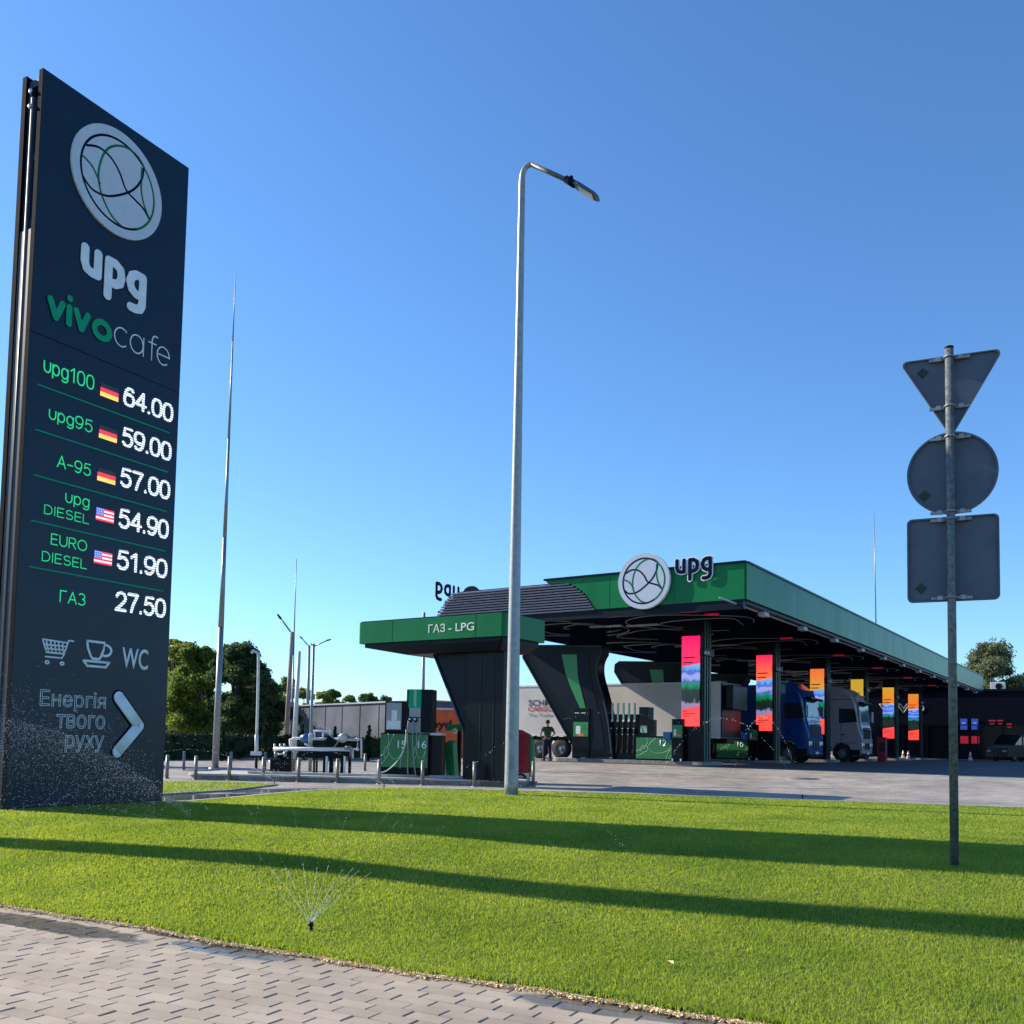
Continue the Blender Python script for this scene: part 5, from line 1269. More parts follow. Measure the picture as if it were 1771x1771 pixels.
mb = MB(); mb.tube(catmull([(a, -.44, b) for a, b in P_], 6), .015, 'white_dirty', n=6); mb.build('hose', gt)
mb = MB(); gb(mb, (741, 1272), (760, 1342), -.2, .2, 'black'); mb.build('rear_cabinet', gt)
mb = MB(); gb(mb, (729, 1267), (762, 1272), -.25, .2, 'white_dirty'); mb.build('shelf', gt)

# air and water unit, sign board, red vacuum cabinet
p = gnd(776, 1344, .17); t = thing('air_unit', 'slim green and white air and water unit left of the dark column', 'air pump', (p.x, p.y-.1, .47), R(-20))
AP = Plane((p.x, p.y-.1, .47), R(-20), 0); mb = MB()
P_ = [AP.px(767, 1341), AP.px(786, 1342), AP.px(783, 1284), AP.px(778, 1280), AP.px(768, 1286)]
mb.prism(P_, 0, .3, 'air_green'); mb.build('shell', t)
mb = MB(); mb.prism([AP.px(766, 1341), AP.px(772, 1341), AP.px(770, 1310), AP.px(765, 1300)], -.012, .29, 'white_dirty'); mb.build('white_front', t)
mb = MB(); x_, z_ = AP.px(765, 1293); mb.box((x_, -.03, z_), (.1, .06, .12), 'black', bev=.02); x_, z_ = AP.px(765, 1303); mb.box((x_, -.03, z_), (.08, .06, .08), 'white_paint', bev=.02); mb.build('gauge', t)
mb = MB(); P_ = [AP.px(784, 1335), AP.px(786, 1345), AP.px(770, 1352), AP.px(745, 1353), AP.px(728, 1350)]
mb.tube(catmull([(a, -.25, b-.02) for a, b in P_], 6), .018, 'rubber', n=6); mb.build('air_hose', t)
p = gnd(788, 1344, .17); t = thing('direction_board', 'small green board with white round symbol fixed on a dark stand beside the column', 'sign', (p.x+.1, p.y+.4, .47), R(-20))
AP = Plane((p.x+.1, p.y+.4, .47), R(-20), 0); mb = MB()
mb.prism([AP.px(769, 1264), AP.px(805, 1264), AP.px(803, 1252), AP.px(776, 1253)], 0, .05, 'air_green'); mb.build('board', t)
mb = MB(); x_, z_ = AP.px(788, 1264.5); mb.tube([(x_, -.02, z_), (x_, -.05, z_)], .075, 'white_paint', n=20); mb.box((x_, -.06, z_), (.09, .012, .02), 'ink_red'); mb.build('round_symbol', t)
x_, z_ = AP.px(794, 1264); mb = MB(); mb.box((x_, .05, z_/2), (.1, .1, z_), 'dark'); mb.build('stand', t)
p = gnd(905, 1346, .17); t = thing('vacuum_cabinet', 'tall dark red cabinet with green edge half hidden behind the street lamp', 'cabinet', (p.x, p.y+.2, .47), R(-8))
AP = Plane((p.x, p.y+.2, .47), R(-8), 0); P_ = [AP.px(866, 1345), AP.px(916, 1345), AP.px(916, 1271), AP.px(899, 1262), AP.px(872, 1262)]
mb = MB(); mb.prism(P_, 0, .55, 'red_cab'); mb.build('body', t)
mb = MB(); mb.prism([AP.px(916.5, 1335), AP.px(922, 1335), AP.px(921, 1280), AP.px(916.5, 1274)], .02, .5, 'air_green'); mb.build('edge_panel', t)
mb = MB(); mb.prism([AP.px(872, 1346), AP.px(915, 1346), AP.px(915, 1337), AP.px(872, 1337)], -.02, 0, 'white_paint'); mb.build('base_panel', t)
mb = MB(); P_ = [AP.px(897, 1340), AP.px(903, 1339), AP.px(909, 1344), AP.px(906, 1347), AP.px(898, 1346)]
mb.tube(catmull([(a, -.05, b) for a, b in P_], 6), .03, 'black', n=6); mb.build('hose', t)
mb = MB(); xa, za = AP.px(878, 1262); mb.box((xa, .1, za-.6), (.03, .3, 1.2), 'air_green'); mb.build('side_trim', t)

# pipework skid
pp = gnd(545, 1340, .17); t = thing('pipe_skid', 'white gas pipework with blue valve and dark pump standing on the island', 'pipework', (pp.x, pp.y+.7, .47), 0)
QP = Plane((pp.x, pp.y+.7, .47), 0, 0); Q = lambda a, b, y=0: (lambda v: (v[0], y, v[1]))(QP.px(a, b))
def pipe(P, r=.04, m='white_paint', name='pipe', y=0):
    mb = MB(); mb.tube([Q(a, b, y) for a, b in P], r, m, n=10)
    for a, b in (P[0], P[-1]): pass
    for (a, b) in P[1:-1]: mb.ball(Q(a, b, y), r*1.15, m, n=8)
    return mb.build(name, t)
pipe([(473, 1295), (605, 1296)], .06); pipe([(605, 1296), (616, 1296), (616, 1279), (505, 1277), (499, 1280), (499, 1295)], .045, y=.25)
pipe([(541, 1278), (541, 1264), (568, 1264), (568, 1277)], .032, y=.25); pipe([(556, 1265), (556, 1276)], .03, y=.25)
pipe([(622, 1312), (622, 1279), (612, 1277)], .03, y=.3); pipe([(609, 1312), (609, 1298)], .03, y=.1)
pipe([(483, 1305), (492, 1303), (498, 1298)], .035, y=-.1)
for a in (474, 484, 491): pipe([(a, 1300), (a, 1286 if a != 488 else 1280)], .03, 'white_dirty', 'riser', y=.05)
mb = MB(); mb.tube([Q(517, 1277, .25), Q(531, 1277, .25)], [.10, .17], 'blue_valve', n=14); mb.tube([Q(524, 1285, .25), Q(531, 1290, .25)], .04, 'white_paint', n=8); v_ = mb.build('valve', t)
mb = MB(); mb.tube([Q(531, 1277, .25), Q(536, 1277, .25)], .16, 'white_dirty', n=16); mb.build('flange', v_)
mb = MB(); mb.ball(Q(590, 1276, .25), .15, 'white_dirty'); mb.box(Q(590, 1270, .25), (.3, .1, .05), 'galv'); mb.build('valve', t)
mb = MB(); mb.tube([Q(602, 1297, 0), Q(602, 1290, 0)], .1, 'galv', n=12); mb.build('flange', t)
mb = MB(); mb.box(Q(569, 1284, .3), (.32, .3, .3), 'dark', ry=R(35), bev=.03); mb.build('actuator', t)
mb = MB(); mb.box(Q(488, 1323, .1), (.62, .6, .4), 'dark', bev=.04); mb.tube([Q(478, 1307, 0), Q(505, 1307, 0)], .13, 'dark', n=14); mb.tube([Q(480, 1309, -.2), Q(480, 1300, -.2)], .05, 'galv', n=8); mb.tube([Q(496, 1309, -.2), Q(496, 1300, -.2)], .05, 'galv', n=8); mb.build('pump', t)
mb = MB(); mb.tube([Q(469, 1314, -.1), Q(471, 1330, -.1)], .05, 'white_dirty', n=8); mb.build('pump_flange', t)
mb = MB(); mb.box(Q(560, 1305, .2), (1.5, .4, .22), 'dark', bev=.02); mb.build('tray', t)
for a, w_, mm in ((541, .05, 'black'), (545.5, .05, 'black'), (560, .12, 'dark'), (571, .12, 'dark'), (591, .14, 'dark'), (566, .05, 'white_paint'), (597, .05, 'white_paint'), (603, .08, 'dark')):
    x_ = Q(a, 1320)[0]; ztop_ = Q(a, 1308)[2]; mb = MB(); mb.box((x_, .2 if mm != 'white_paint' else -.1, ztop_/2), (w_, .08, ztop_), mm); mb.build('leg', t)

# ------------------------------------------------------------------ poles of the middle distance
def mast(base, top, depth, radii, m, label, name='lightning_mast', cat='mast', secs=None, group=None):
    b = atd(base[0], base[1], depth); tp2 = atd(top[0], top[1], depth); zg = float(zt(b.x, b.y)); 
    t = thing(name, label, cat, (b.x, b.y, min(b.z, zg+.17) if b.z < zg+.5 else zg), 0, group); v = tp2-Vector(t.location); n = len(radii)
    h = v.z
    for i in range(n-1):
        f0, f1 = (secs[i], secs[i+1]) if secs else (i/(n-1), (i+1)/(n-1))
        mb = MB(); mb.tube([v*f0, v*(f1+.003)], [radii[i]*1.04, radii[i+1]], m, n=10); mb.build('mast_section', t)
    return t, v
dm = gnd(372, 1331, .17).y
t, v = mast((372, 1331), (407.5, 474), dm, [.10, .085, .06, .04, .022, .010], 'galv', 'tall thin lightning mast rising from the left end of the gas island', secs=[0, .28, .46, .66, .86, 1])
mb = MB(); mb.tube([(0, 0, -.02), (0, 0, .06)], .2, 'galv', n=14); mb.build('foot_plate', t)
def vent():
    d = gnd(443, 1333, .17).y; b = atd(443, 1333, d)
    t = thing('vent_pipe', 'white vent pipe with a bent top and black foot on the gas island', 'pipe', (b.x, b.y, .47))
    Pn = lambda a, c: Vector((atd(a, c, d)-Vector(t.location)))
    mb = MB(); mb.tube([Pn(443, 1333), Pn(443.5, 1303)], .045, 'black', n=10); mb.build('foot', t)
    mb = MB(); mb.tube([Pn(443.5, 1305), Pn(444, 1270)], .06, 'white_dirty', n=12); mb.box(Pn(443, 1303), (.3, .2, .12), 'white_dirty'); mb.build('sleeve', t)
    mb = MB(); mb.tube(catmull([Pn(444, 1272), Pn(446, 1200), Pn(447, 1136), Pn(445, 1129), Pn(438, 1126), Pn(435, 1130)], 5), .042, 'white_dirty', n=10); mb.build('pipe', t)
vent()
def far_lamp(base, top, arms, depth, r, label, m='concrete_pole', split=None):
    b = atd(base[0], base[1], depth); zg = float(zt(b.x, b.y))
    t = thing('street_lamp', label, 'street lamp', (b.x, b.y, zg)); o = Vector(t.location)
    tp2 = atd(top[0], top[1], depth)-o
    mb = MB(); mb.tube([(0, 0, -.1), tp2], [r, r*.75], m, n=10); mb.build('pole', t)
    for (ex, ey) in arms:
        e_ = atd(ex, ey, depth)-o; d_ = (e_-tp2).normalized()
        mb = MB(); mb.tube([tp2+Vector((0, 0, -.1)), tp2.lerp(e_, .8)], r*.35, 'galv', n=6); a_ = mb.build('arm', t)
        c_ = tp2.lerp(e_, .86); L_ = (e_-tp2).length*.3
        mb = MB(); mb.tube([c_-d_*L_*.5, c_-d_*L_*.2, c_+d_*L_*.5], [r*.4, r*.95, r*.7], 'dark', n=8, sq=.5); mb.build('lamp_head', a_)
    return t
far_lamp((494, 1300), (505, 1093), [(480, 1063)], 62, .17, 'thick concrete street lamp pole with a lamp arm pointing up left beyond the hedge')
far_lamp((531, 1298), (534.5, 1116), [(519, 1101)], 84, .16, 'slender street lamp with its arm raised left, behind the T shaped lamp', 'galv')
far_lamp((536, 1333), (542.5, 1113), [(572, 1106), (537.5, 1114)], gnd(536, 1335, .17).y+.6, .055, 'thin grey lamp post with one long arm reaching right, on the gas island', 'galv')
mast((508, 1295), (517.5, 1127), 48, [.13, .09], 'white_dirty', 'plain pale pole right of the thick concrete lamp pole', 'pole', 'pole')
mast((503, 1300), (512.5, 968), 70, [.12, .05, .03], 'galv', 'thin distant lightning mast behind the concrete lamp pole')
mast((731, 1300), (733.5, 1060), 34, [.07, .05], 'galv', 'thin grey mast passing behind the gas dispenser and small canopy')
mast((1519, 1300), (1511.5, 890), 92, [.16, .06, .03], 'galv', 'thin distant mast rising behind the long green fascia')

# ------------------------------------------------------------------ container, tarpaulin shed
p = atd(722, 1290, 61)
t = thing('cargo_container', 'orange cargo container with dark lettering behind the gas dispenser', 'container', (p.x, p.y-.3, .3), R(4))
OP = Plane((p.x, p.y-.3, .3), R(4), 0); xr_ = OP.px(822, 1270)[0]; zc_ = OP.px(770, 1225)[1]
mb = MB(); mb.box((xr_/2, 1.2, zc_/2), (xr_, 2.4, zc_-.1), 'orange_box', bev=.02)
k = 0; x_ = .2
while x_ < xr_-.2: mb.box((x_, -.02, zc_/2), (.09, .04, zc_-.35), 'orange_box'); x_ += .28
mb.build('body', t)
mb = MB(); mb.box((xr_/2, -.01, zc_-.04), (xr_+.04, .1, .12), 'white_dirty'); mb.build('top_rail', t)
text('container_lettering', 'Lloyd', OP.px(728, 1258)[0], OP.px(760, 1259)[1], OP.px(781, 1258)[0], OP.px(760, 1245)[1], -.05, 'ink_black', t, bold=.03, depth=.01)
sp0, sp1 = atd(480, 1290, 88), atd(706, 1290, 70)
sa = math.atan2(sp1.y-sp0.y, sp1.x-sp0.x)
t = thing('storage_shed', 'long low shed clad in mottled grey sheeting behind the dark hedge', 'shed', (sp0.x, sp0.y, .3), sa)
SPl = Plane((sp0.x, sp0.y, .3), sa, 0); h1 = SPl.px(486, 1224)[1]; h2_ = SPl.px(700, 1212)[1]; Ls = (sp1-sp0).length+2
hh_ = (h1+h2_)/2
mb = MB(); mb.box((Ls/2, 2.2, hh_/2), (Ls, 4.4, hh_), 'tarp'); mb.build('wall', t)
mb = MB(); mb.box((Ls/2, 2.2, hh_+.04), (Ls+.3, 4.7, .12), 'light_box'); mb.build('roof', t)
for i in range(9): mb = MB(); mb.box((.4+i*(Ls-.8)/8, -.03, hh_/2), (.05, .03, hh_-.1), 'tarp'); mb.build('wall_post', t)
# distant roofs behind the container
p = atd(750, 1225, 95)
t = thing('distant_house', 'pale grey flat roof with a small box on it behind the orange container', 'building', (p.x-4, p.y, .3), 0)
mb = MB(); mb.box((5, 3, 2.4), (10, 6, 4.8), 'door_grey'); mb.build('wall', t); mb = MB(); mb.box((5, 3, 4.9), (10.4, 6.4, .25), 'light_box'); rf = mb.build('roof', t)
mb = MB(); mb.box((7.2, 1, 5.35), (1.6, 1, .7), 'dark'); mb.build('roof_box', rf)

# ------------------------------------------------------------------ vegetation
def leaf_mat(name, cols, tr=.5):
    m = bpy.data.materials.new(name); m.use_nodes = True; MATS[name] = m
    n = m.node_tree.nodes; l = m.node_tree.links; b = n['Principled BSDF']; b.inputs['Roughness'].default_value = .6; b.inputs['Specular IOR Level'].default_value = .25
    ge = n.new('ShaderNodeNewGeometry'); tc = n.new('ShaderNodeTexCoord'); nz = n.new('ShaderNodeTexNoise'); nz.inputs['Scale'].default_value = .7; l.new(tc.outputs['Object'], nz.inputs['Vector'])
    ad = n.new('ShaderNodeMath'); ad.operation = 'MULTIPLY_ADD'; l.new(ge.outputs['Random Per Island'], ad.inputs[0]); ad.inputs[1].default_value = .5
    mr = n.new('ShaderNodeMapRange'); mr.inputs[1].default_value = .35; mr.inputs[2].default_value = .65; mr.inputs[4].default_value = .5; l.new(nz.outputs['Fac'], mr.inputs[0]); l.new(mr.outputs[0], ad.inputs[2])
    cr = n.new('ShaderNodeValToRGB'); e = cr.color_ramp; e.elements[0].color = (*cols[0], 1); e.elements[1].color = (*cols[2], 1); el = e.elements.new(.5); el.color = (*cols[1], 1)
    l.new(ad.outputs[0], cr.inputs[0]); l.new(cr.outputs[0], b.inputs['Base Color'])
    t_ = n.new('ShaderNodeBsdfTranslucent'); l.new(cr.outputs[0], t_.inputs[0]); ms = n.new('ShaderNodeMixShader'); ms.inputs[0].default_value = tr
    l.new(b.outputs[0], ms.inputs[1]); l.new(t_.outputs[0], ms.inputs[2]); l.new(ms.outputs[0], n['Material Output'].inputs[0])
leaf_mat('leaf_dark', [(.035, .07, .032), (.06, .105, .04), (.105, .155, .05)])
leaf_mat('leaf_mid', [(.08, .14, .03), (.16, .23, .04), (.27, .32, .06)])
leaf_mat('leaf_light', [(.14, .2, .04), (.25, .3, .06), (.4, .4, .1)], .5)
leaf_mat('leaf_grey', [(.10, .13, .07), (.16, .19, .10), (.25, .27, .14)])
leaf_mat('conifer', [(.008, .025, .010), (.015, .04, .014), (.03, .06, .02)], .15)

def leaves(C, n, sz, m, name, parent, clump, flat=.8):
    """C: (k,4) clump centres xyz + radius; n leaves each"""
    k = len(C); N = k*n
    cc = np.repeat(C, n, 0); d = rng.normal(size=(N, 3)); d /= np.linalg.norm(d, axis=1)[:, None]
    r = rng.random(N)**.6*rng.uniform(.8, 1.35, N); P = cc[:, :3]+d*(r*cc[:, 3])[:, None]*np.array([1, 1, flat])
    a = rng.normal(size=(N, 3)); a /= np.linalg.norm(a, axis=1)[:, None]; b = rng.normal(size=(N, 3)); b -= (b*a).sum(1)[:, None]*a; b /= np.linalg.norm(b, axis=1)[:, None]
    s = sz*rng.uniform(.6, 1.4, N)[:, None]
    V = np.stack([P-a*s, P-b*s*.45, P+a*s, P+b*s*.45], 1).reshape(-1, 3)
    me = bpy.data.meshes.new(name); me.vertices.add(N*4); me.vertices.foreach_set('co', V.ravel().astype(np.float32)); me.loops.add(N*4); me.loops.foreach_set('vertex_index', np.arange(N*4, dtype=np.int32))
    me.polygons.add(N); me.polygons.foreach_set('loop_start', np.arange(0, N*4, 4, dtype=np.int32)); me.update(calc_edges=True); me.materials.append(M(m))
    o = bpy.data.objects.new(name, me); COL.objects.link(o); o.parent = parent; return o
def tree(px, top_py, depth, width_px, label, m, nclump=90, n=150, sz=.16, group='trees beyond the filling station', low=.03, gaps=1.0, name='tree', cat='tree', shape=1.0):
    b = atd(px, 1290, depth); zg = float(zt(b.x, b.y)); H = atd(px, top_py, depth).z-zg; Wd = width_px/F_*depth
    t = thing(name, label, cat, (b.x, b.y, zg), 0, group)
    # boughs: big lobes, then clumps on them
    lobes = []
    for i in range(15):
        a = rng.uniform(0, 2*np.pi); z = H*rng.uniform(low+.10, .86); rr = rng.uniform(.1, .68)*Wd/2*min(1, 1.25-z/H*.6)
        lobes.append((rr*math.cos(a), rr*math.sin(a), z, Wd*rng.uniform(.15, .26)*shape))
    lobes.append((0, 0, H*.82, Wd*.2))
    C = []
    nclump = int(nclump*2.0)
    for i in range(nclump):
        lx, ly, lz, lr = lobes[rng.integers(len(lobes))]
        d = rng.normal(size=3); d /= np.linalg.norm(d); d[2] = abs(d[2])*.8-.25
        q = np.array([lx, ly, lz])+d*lr*rng.uniform(.6, 1.05)
        q[2] = min(q[2], H*.985); q[2] = max(q[2], H*low)
        C.append((*q, lr*rng.uniform(.18, .6)*gaps))
    mb = MB(); r0 = .028*H
    mb.tube(catmull([(0, 0, -.1), (.01*H, 0, H*.2), (-.01*H, .01*H, H*.45), (.01*H, 0, H*.75)], 4), [lerp(r0, r0*.25, i/12) for i in range(13)], 'bark', n=8)
    for (lx, ly, lz, lr) in lobes:
        s0 = Vector((0, 0, H*rng.uniform(.15, .4))); e_ = Vector((lx, ly, lz)); mid = s0.lerp(e_, .5)+Vector((0, 0, -.04*H))
        mb.tube([s0, mid, e_], [r0*.45, r0*.28, r0*.08], 'bark', n=5)
    for c in C[::3]:
        l_ = min(lobes, key=lambda q: (q[0]-c[0])**2+(q[1]-c[1])**2+(q[2]-c[2])**2)
        mb.tube([(l_[0], l_[1], l_[2]), (c[0], c[1], c[2])], [r0*.1, r0*.03], 'bark', n=4)
    mb.build('trunk', t)
    leaves(np.array(C), int(n*1.7), sz*.72, m, 'crown', t, None)
    return t
def conifer(px, base_py, top_py, label):
    b = gnd(px, base_py); H = atd(px, top_py, b.y).z-b.z; t = thing('conifer', label, 'conifer', b, 0, 'small conifers in front of the hedge')
    mb = MB(); mb.tube([(0, 0, 0), (0, 0, H*.9)], [.05, .01], 'bark', n=6); mb.build('trunk', t)
    C = [(random.uniform(-1, 1)*.25*(1-f)*H*.5, random.uniform(-1, 1)*.25*(1-f)*H*.5, H*f, .12*(1.25-f)*H*.8) for f in np.linspace(.1, .97, 22)]
    leaves(np.array(C), 120, .06, 'conifer', 'crown', t, None)
T = 'trees beyond the filling station'
tree(318, 1095, 58, 150, 'yellowish green sunlit tree directly right of the totem', 'leaf_mid', 110, 200, .15)
tree(296, 1072, 64, 60, 'slim pale green tree top sticking up beside the totem', 'leaf_light', 40, 120, .15)
tree(408, 1092, 55, 150, 'dark round crowned tree with sky gaps behind the lightning mast', 'leaf_dark', 95, 210, .14, gaps=.85, low=.12)
tree(345, 1140, 70, 170, 'dark dense tree low between the two nearest trees', 'leaf_dark', 100, 160, .17)
tree(455, 1165, 66, 110, 'dark tree low behind the white vent pipe', 'leaf_dark', 80, 150, .16)
tree(300, 1150, 78, 120, 'dark tree low behind the bollards at the left', 'leaf_mid', 70, 150, .18)
tree(430, 1185, 84, 150, 'dark low tree behind the foot of the white vent pipe', 'leaf_mid', 70, 150, .18)
tree(-30, 860, 40, 180, 'dark green tree peeping out left of the totem', 'leaf_dark', 80, 120, .16)
for i, (px, tp_y, w_, mm, lb_) in enumerate([(492, 1158, 70, 'leaf_mid', 'green tree just left of the thick concrete lamp pole'), (528, 1185, 60, 'leaf_light', 'pale tree between the two thin lamp poles'), (556, 1180, 44, 'leaf_light', 'pale pointed tree right of the T shaped lamp'),
                                   (578, 1180, 40, 'leaf_mid', 'pointed tree over the middle of the grey shed'), (604, 1192, 44, 'leaf_mid', 'low tree over the middle right of the grey shed'), (636, 1192, 54, 'leaf_dark', 'dark round tree over the right part of the grey shed'),
                                   (668, 1196, 50, 'leaf_dark', 'dark round tree left of the display of the gas dispenser'), (700, 1204, 40, 'leaf_dark', 'lowest dark tree just behind the gas dispenser')]):
    tree(px, tp_y, 125+3*i, w_, lb_, mm, 45, 90, .3)
tree(1716, 1092, 108, 165, 'large grey green tree with open crown behind the shop at the right', 'leaf_grey', 120, 230, .24, gaps=1.05, low=.15)
tree(1800, 1150, 115, 120, 'darker tree at the right edge behind the shop', 'leaf_dark', 70, 160, .26, gaps=.8)
tree(1640, 1168, 125, 70, 'dark low tree behind the far end of the green fascia', 'leaf_dark', 50, 120, .26)
# hedge
h0, h1_ = gnd(180, 1314.5), gnd(668, 1313)
ha = math.atan2(h1_.y-h0.y, h1_.x-h0.x); Lh = (h1_-h0).length
t = thing('hedge', 'long dark clipped hedge behind the gas island', 'hedge', (h0.x, h0.y, .3), ha)
HP = Plane((h0.x, h0.y, .3), ha, 0); Hh = HP.px(400, 1268)[1]
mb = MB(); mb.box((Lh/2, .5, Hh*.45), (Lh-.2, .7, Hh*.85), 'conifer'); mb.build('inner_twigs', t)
C = np.stack([rng.uniform(0, Lh, 900), rng.uniform(.1, .9, 900), rng.uniform(.1, Hh*.93, 900), rng.uniform(.12, .24, 900)], 1)
leaves(C, 36, .07, 'conifer', 'foliage', t, None)
kerb_strip([(h0.x-2, h0.y-.5), (h1_.x+1, h1_.y-.5)], .15, .10, 'kerb_side', 'kerb')
for px, tp_y, lb_ in ((384, 1262, 'small conifer left of the white vent pipe'), (457, 1252, 'small conifer just right of the white vent pipe'), (521, 1252, 'small conifer behind the blue valve'), (578, 1256, 'small conifer behind the grey valve box'), (637, 1254, 'small conifer left of the gas dispenser')):
    conifer(px, 1316, tp_y, lb_)

# ------------------------------------------------------------------ person in green shirt
def person():
    p = gnd(946, 1316); p.z = float(zt(p.x, p.y))
    t = thing('person', 'person in green patterned shirt and dark trousers standing by the pale trailer', 'person', p, R(200))
    def skin(name, V, E, Rd, m, root=0, sub=1, par=t):
        me = bpy.data.meshes.new(name); me.from_pydata(V, E, []); o = bpy.data.objects.new(name, me); COL.objects.link(o)
        md = o.modifiers.new('s', 'SKIN'); sv = me.skin_vertices[0].data
        for i, r_ in enumerate(Rd): sv[i].radius = r_ if isinstance(r_, tuple) else (r_, r_); sv[i].use_root = (i == root)
        sb_ = o.modifiers.new('d', 'SUBSURF'); sb_.levels = sub; sb_.render_levels = sub
        dg = bpy.context.evaluated_depsgraph_get(); m2 = bpy.data.meshes.new_from_object(o.evaluated_get(dg)); bpy.data.objects.remove(o)
        m2.materials.clear(); m2.materials.append(M(m)); 
        for pl in m2.polygons: pl.use_smooth = True
        o2 = bpy.data.objects.new(name, m2); COL.objects.link(o2); o2.parent = par; return o2
    V = [(0, 0, .95), (0, 0, 1.12), (0, .01, 1.36), (0, 0, 1.47), (0, -.02, 1.55), (0, -.02, 1.66), (0, -.02, 1.73),
         (.18, 0, 1.42), (.33, .05, 1.20), (.24, -.16, 1.06), (.19, -.22, 1.03), (-.18, 0, 1.42), (-.33, .05, 1.20), (-.24, -.16, 1.06), (-.19, -.22, 1.03),
         (.10, 0, .88), (.13, -.02, .50), (.15, .02, .10), (.16, -.12, .04), (-.10, 0, .88), (-.13, -.02, .50), (-.15, .02, .10), (-.16, -.12, .04)]
    E = [(0, 1), (1, 2), (2, 3), (3, 4), (4, 5), (5, 6), (2, 7), (7, 8), (8, 9), (9, 10), (2, 11), (11, 12), (12, 13), (13, 14), (0, 15), (15, 16), (16, 17), (17, 18), (0, 19), (19, 20), (20, 21), (21, 22)]
    Rd = [(.155, .11), (.15, .11), (.17, .12), .07, .06, .098, .07, .065, .045, .033, .03, .065, .045, .033, .03, .095, .065, .045, .04, .095, .065, .045, .04]
    skin('body', V, E, Rd, 'skin')
    shr = lambda k: [(a[0]+.012, a[1]+.012) if isinstance(a, tuple) else a+.014 for a in k]
    # shirt
    Vs = [(0, 0, .93), (0, 0, 1.12), (0, .01, 1.36), (0, 0, 1.46), (.18, 0, 1.42), (.29, .03, 1.27), (-.18, 0, 1.42), (-.29, .03, 1.27)]
    skin('shirt', Vs, [(0, 1), (1, 2), (2, 3), (2, 4), (4, 5), (2, 6), (6, 7)], shr([(.165, .12), (.16, .12), (.18, .13), .07, .075, .062, .075, .062]), 'shirt')
    Vt = [(0, 0, .95), (.10, 0, .86), (.13, -.02, .50), (.15, .02, .07), (-.10, 0, .86), (-.13, -.02, .50), (-.15, .02, .07)]
    skin('trousers', Vt, [(0, 1), (1, 2), (2, 3), (0, 4), (4, 5), (5, 6)], shr([(.155, .115), .10, .075, .06, .10, .075, .06]), 'jeans')
    mb = MB(); mb.ball((0, .0, 1.70), .108, 'hair', n=14, sc=(.95, 1.05, .85)); mb.build('hair', t)
    for s_ in (-1, 1):
        mb = MB(); mb.box((s_*.155, -.06, .045), (.1, .28, .09), 'black', bev=.03); mb.build('shoe', t)
        for q in range(5):
            a = (s_*(.19-.012*q), -.235, 1.045-.016*q); mb = MB(); L_ = .04+(.03 if q else .0)
            mb.tube([a, (a[0]-s_*L_*.6, a[1]-.02, a[2]-.012), (a[0]-s_*L_, a[1]-.005, a[2]-.025)], [.010, .009, .006], 'skin', n=6); mb.build('finger', t)
    mb = MB(); mb.ball((0, -.125, 1.635), .014, 'skin', n=6); mb.box((0, -.118, 1.60), (.045, .01, .008), 'red_cab'); 
    for s_ in (-1, 1): mb.ball((s_*.035, -.112, 1.66), .011, 'black', n=6); mb.ball((s_*.098, -.01, 1.645), .024, 'skin', n=6, sc=(.4, 1, 1.3))
    mb.build('face', t)
person()

# ------------------------------------------------------------------ sprinklers and their water
mat('droplet_lit', (.8, .84, .88), .3, spec=.5)  # brighter copy of the water, sunlight put into the colour
def droplets(P, r, name, label, mk='droplet_lit'):
    N = len(P); P = np.array(P); r = np.asarray(r)*np.ones(N)
    O = np.array([(1, 0, 0), (-1, 0, 0), (0, 1, 0), (0, -1, 0), (0, 0, 1), (0, 0, -1)], float)
    V = (P[:, None, :]+O[None]*r[:, None, None]).reshape(-1, 3)
    Fq = np.array([(0, 2, 4), (2, 1, 4), (1, 3, 4), (3, 0, 4), (2, 0, 5), (1, 2, 5), (3, 1, 5), (0, 3, 5)])
    L_ = (Fq[None]+(np.arange(N)*6)[:, None, None]).reshape(-1)
    me = bpy.data.meshes.new(name); me.vertices.add(N*6); me.vertices.foreach_set('co', V.ravel().astype(np.float32)); me.loops.add(len(L_)); me.loops.foreach_set('vertex_index', L_.astype(np.int32))
    me.polygons.add(N*8); me.polygons.foreach_set('loop_start', np.arange(0, N*24, 3, dtype=np.int32)); me.update(calc_edges=True); me.materials.append(M(mk))
    me.polygons.foreach_set('use_smooth', [True]*(N*8))
    o = bpy.data.objects.new(name, me); COL.objects.link(o); tag(o, label, 'water spray', kind='stuff'); return o
def jet(p0, az, el, v, n, jit, tmax=2.5, t0=0, rr=.004):
    """ballistic jet breaking into drops"""
    out = []; rs = []
    for i in range(n):
        t = t0+(tmax-t0)*rng.random()**.9 if i % 3 else .09*rng.random()**1.6
        x = v*math.cos(el)*t; z = v*math.sin(el)*t-4.9*t*t
        if p0.z+z < float(zt(p0.x+x*math.cos(az), p0.y+x*math.sin(az)))+.02: continue
        s_ = jit*(.05+t*1.6)
        out.append((p0.x+x*math.cos(az)+rng.normal()*s_, p0.y+x*math.sin(az)+rng.normal()*s_, p0.z+z+rng.normal()*s_)); rs.append(rr*rng.uniform(.5, 1.25)*(.7+t*.5))
    return out, rs
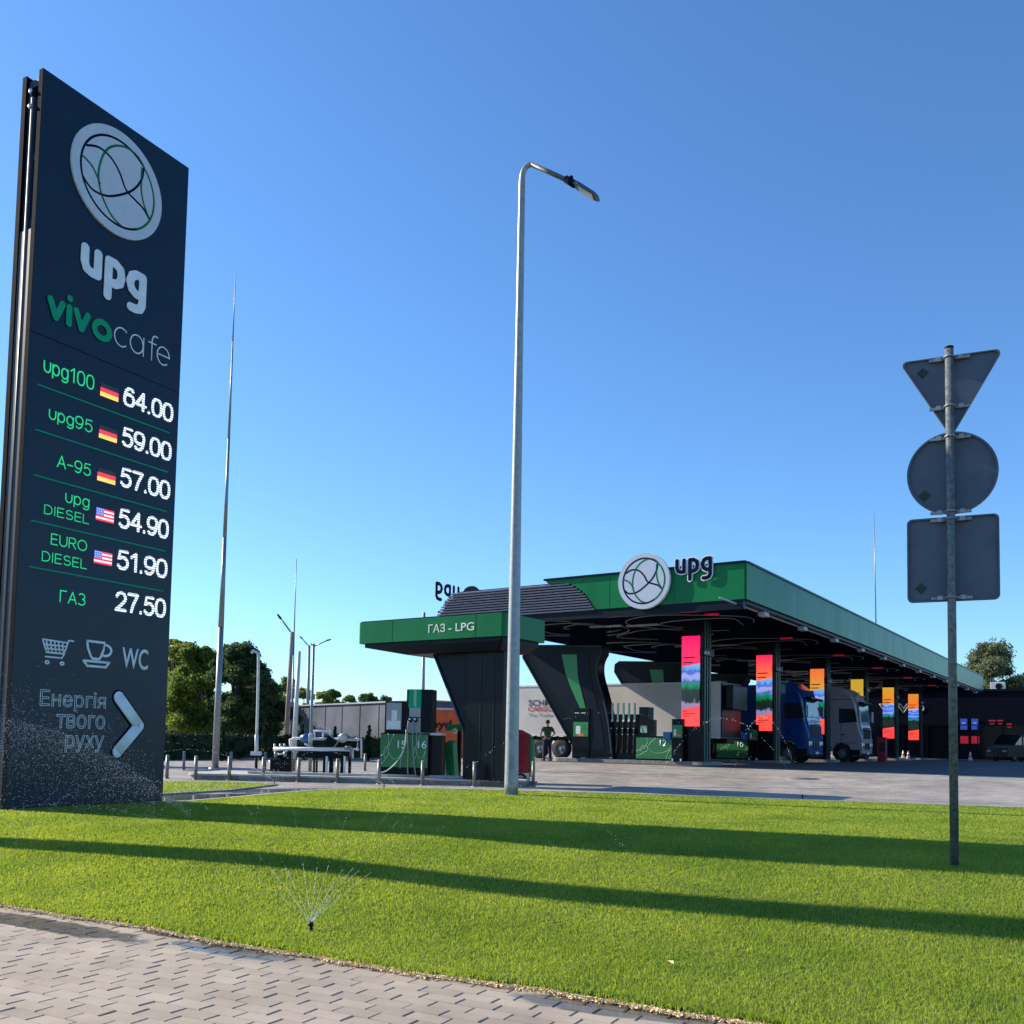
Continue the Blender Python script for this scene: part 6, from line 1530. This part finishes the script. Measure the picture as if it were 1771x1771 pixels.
def sprinkler(px, py, label, jets, wlabel, jit=.02, n=160, rr=.004, v=6.5):
    p = gnd(px, py); p.z = float(zt(p.x, p.y))+.03
    t = thing('sprinkler', label, 'sprinkler', p, 0, 'pop-up lawn sprinklers')
    mb = MB(); mb.tube([(0, 0, -.05), (0, 0, .035)], .016, 'black', n=10); mb.build('riser', t)
    mb = MB(); mb.tube([(0, 0, .035), (0, 0, .062)], [.022, .019], 'black', n=12); mb.build('nozzle', t)
    P = []; Q_ = []; p0 = p+Vector((0, 0, .06))
    for (az, el, vv) in jets:
        a, b = jet(p0, R(az), R(el), vv, n, jit, 1.6, 0, rr); P += a; Q_ += b
    droplets(P, Q_, 'water_spray', wlabel)
sprinkler(537, 1616, 'black pop-up sprinkler head in the grass near the paved path', [(az, el, v_) for az, el, v_ in [(62, 38, 7.2), (75, 34, 7.4), (88, 36, 7.6), (98, 34, 7.6), (110, 38, 7.4), (124, 34, 7.6), (140, 36, 7.5), (50, 40, 6.8), (156, 32, 7.4), (34, 38, 7.0)]], 'fine water jets fanning from the sprinkler nearest the path', .010, 620, .0028)
sprinkler(474, 1356, 'black pop-up sprinkler head at the corner of the rear lawn', [(162, 27, 9.5), (168, 31, 9.8), (150, 25, 9.0)], 'water jets arcing left from the rear lawn sprinkler', .010, 420, .007)
sprinkler(1388, 1381, 'black pop-up sprinkler head at the far right edge of the lawn', [(118, 52, 7.6), (100, 60, 7.0), (160, 40, 9.5)], 'thin water jets rising before the trucks', .010, 260, .007)
sprinkler(664, 1364, 'black pop-up sprinkler head on the lawn edge before the gas dispenser', [(155, 26, 7.5), (168, 24, 7.5), (140, 34, 7), (178, 30, 7)], 'water jets spreading left before the gas pipework', .012, 240, .006)
# spray blowing past the totem foot (sprinkler out of frame at the left)
def totem_spray():
    P = []; Rr = []
    u = Vector((math.cos(ua), math.sin(ua), 0)); n_ = Vector((math.sin(ua), -math.cos(ua), 0))
    for i in range(12000):
        px = random.uniform(-30, 330)
        top = np.interp(px, [-30, 0, 100, 160, 230, 285, 330], [1232, 1238, 1262, 1292, 1325, 1372, 1400])
        py = top+abs(random.gauss(0, 1))*random.choice([25, 60, 90, 130])
        if random.random() < .12: py = top-abs(random.gauss(0, 1))*38
        if py > 1432: continue
        if px > 268 and abs(py-top) > 14: continue
        dep = random.uniform(9.8, 12.6)
        q = atd(px, py, dep)
        if q.z < float(zt(q.x, q.y))+.03: continue
        P.append(tuple(q)); Rr.append(random.choice([.0012, .0015, .002, .003, .0045]) )
    droplets(P, Rr, 'water_spray', 'cloud of scattered droplets drifting before the foot of the totem', 'droplet_shaded')
totem_spray()
la, lb2 = gnd(1130, 1361), gnd(1442, 1363.5); kerb_strip([(la.x, la.y), ((la.x+lb2.x)/2, (la.y+lb2.y)/2), (lb2.x, lb2.y)], .22, .012, 'kerb', 'painted_line')
# manhole cover in the yard
p = gnd(1390, 1346)
t = thing('manhole_cover', 'round dark manhole cover in the paving before the blue truck', 'manhole', (p.x, p.y, float(zt(p.x, p.y))))
mb = MB(); mb.tube([(0, 0, -.02), (0, 0, .012)], .42, 'post_galv', n=28); mb.build('cover', t); mb = MB(); mb.tube([(0, 0, -.02), (0, 0, .006)], .5, 'kerb_side', n=28); mb.build('frame', t)
print('objects', len(bpy.data.objects))
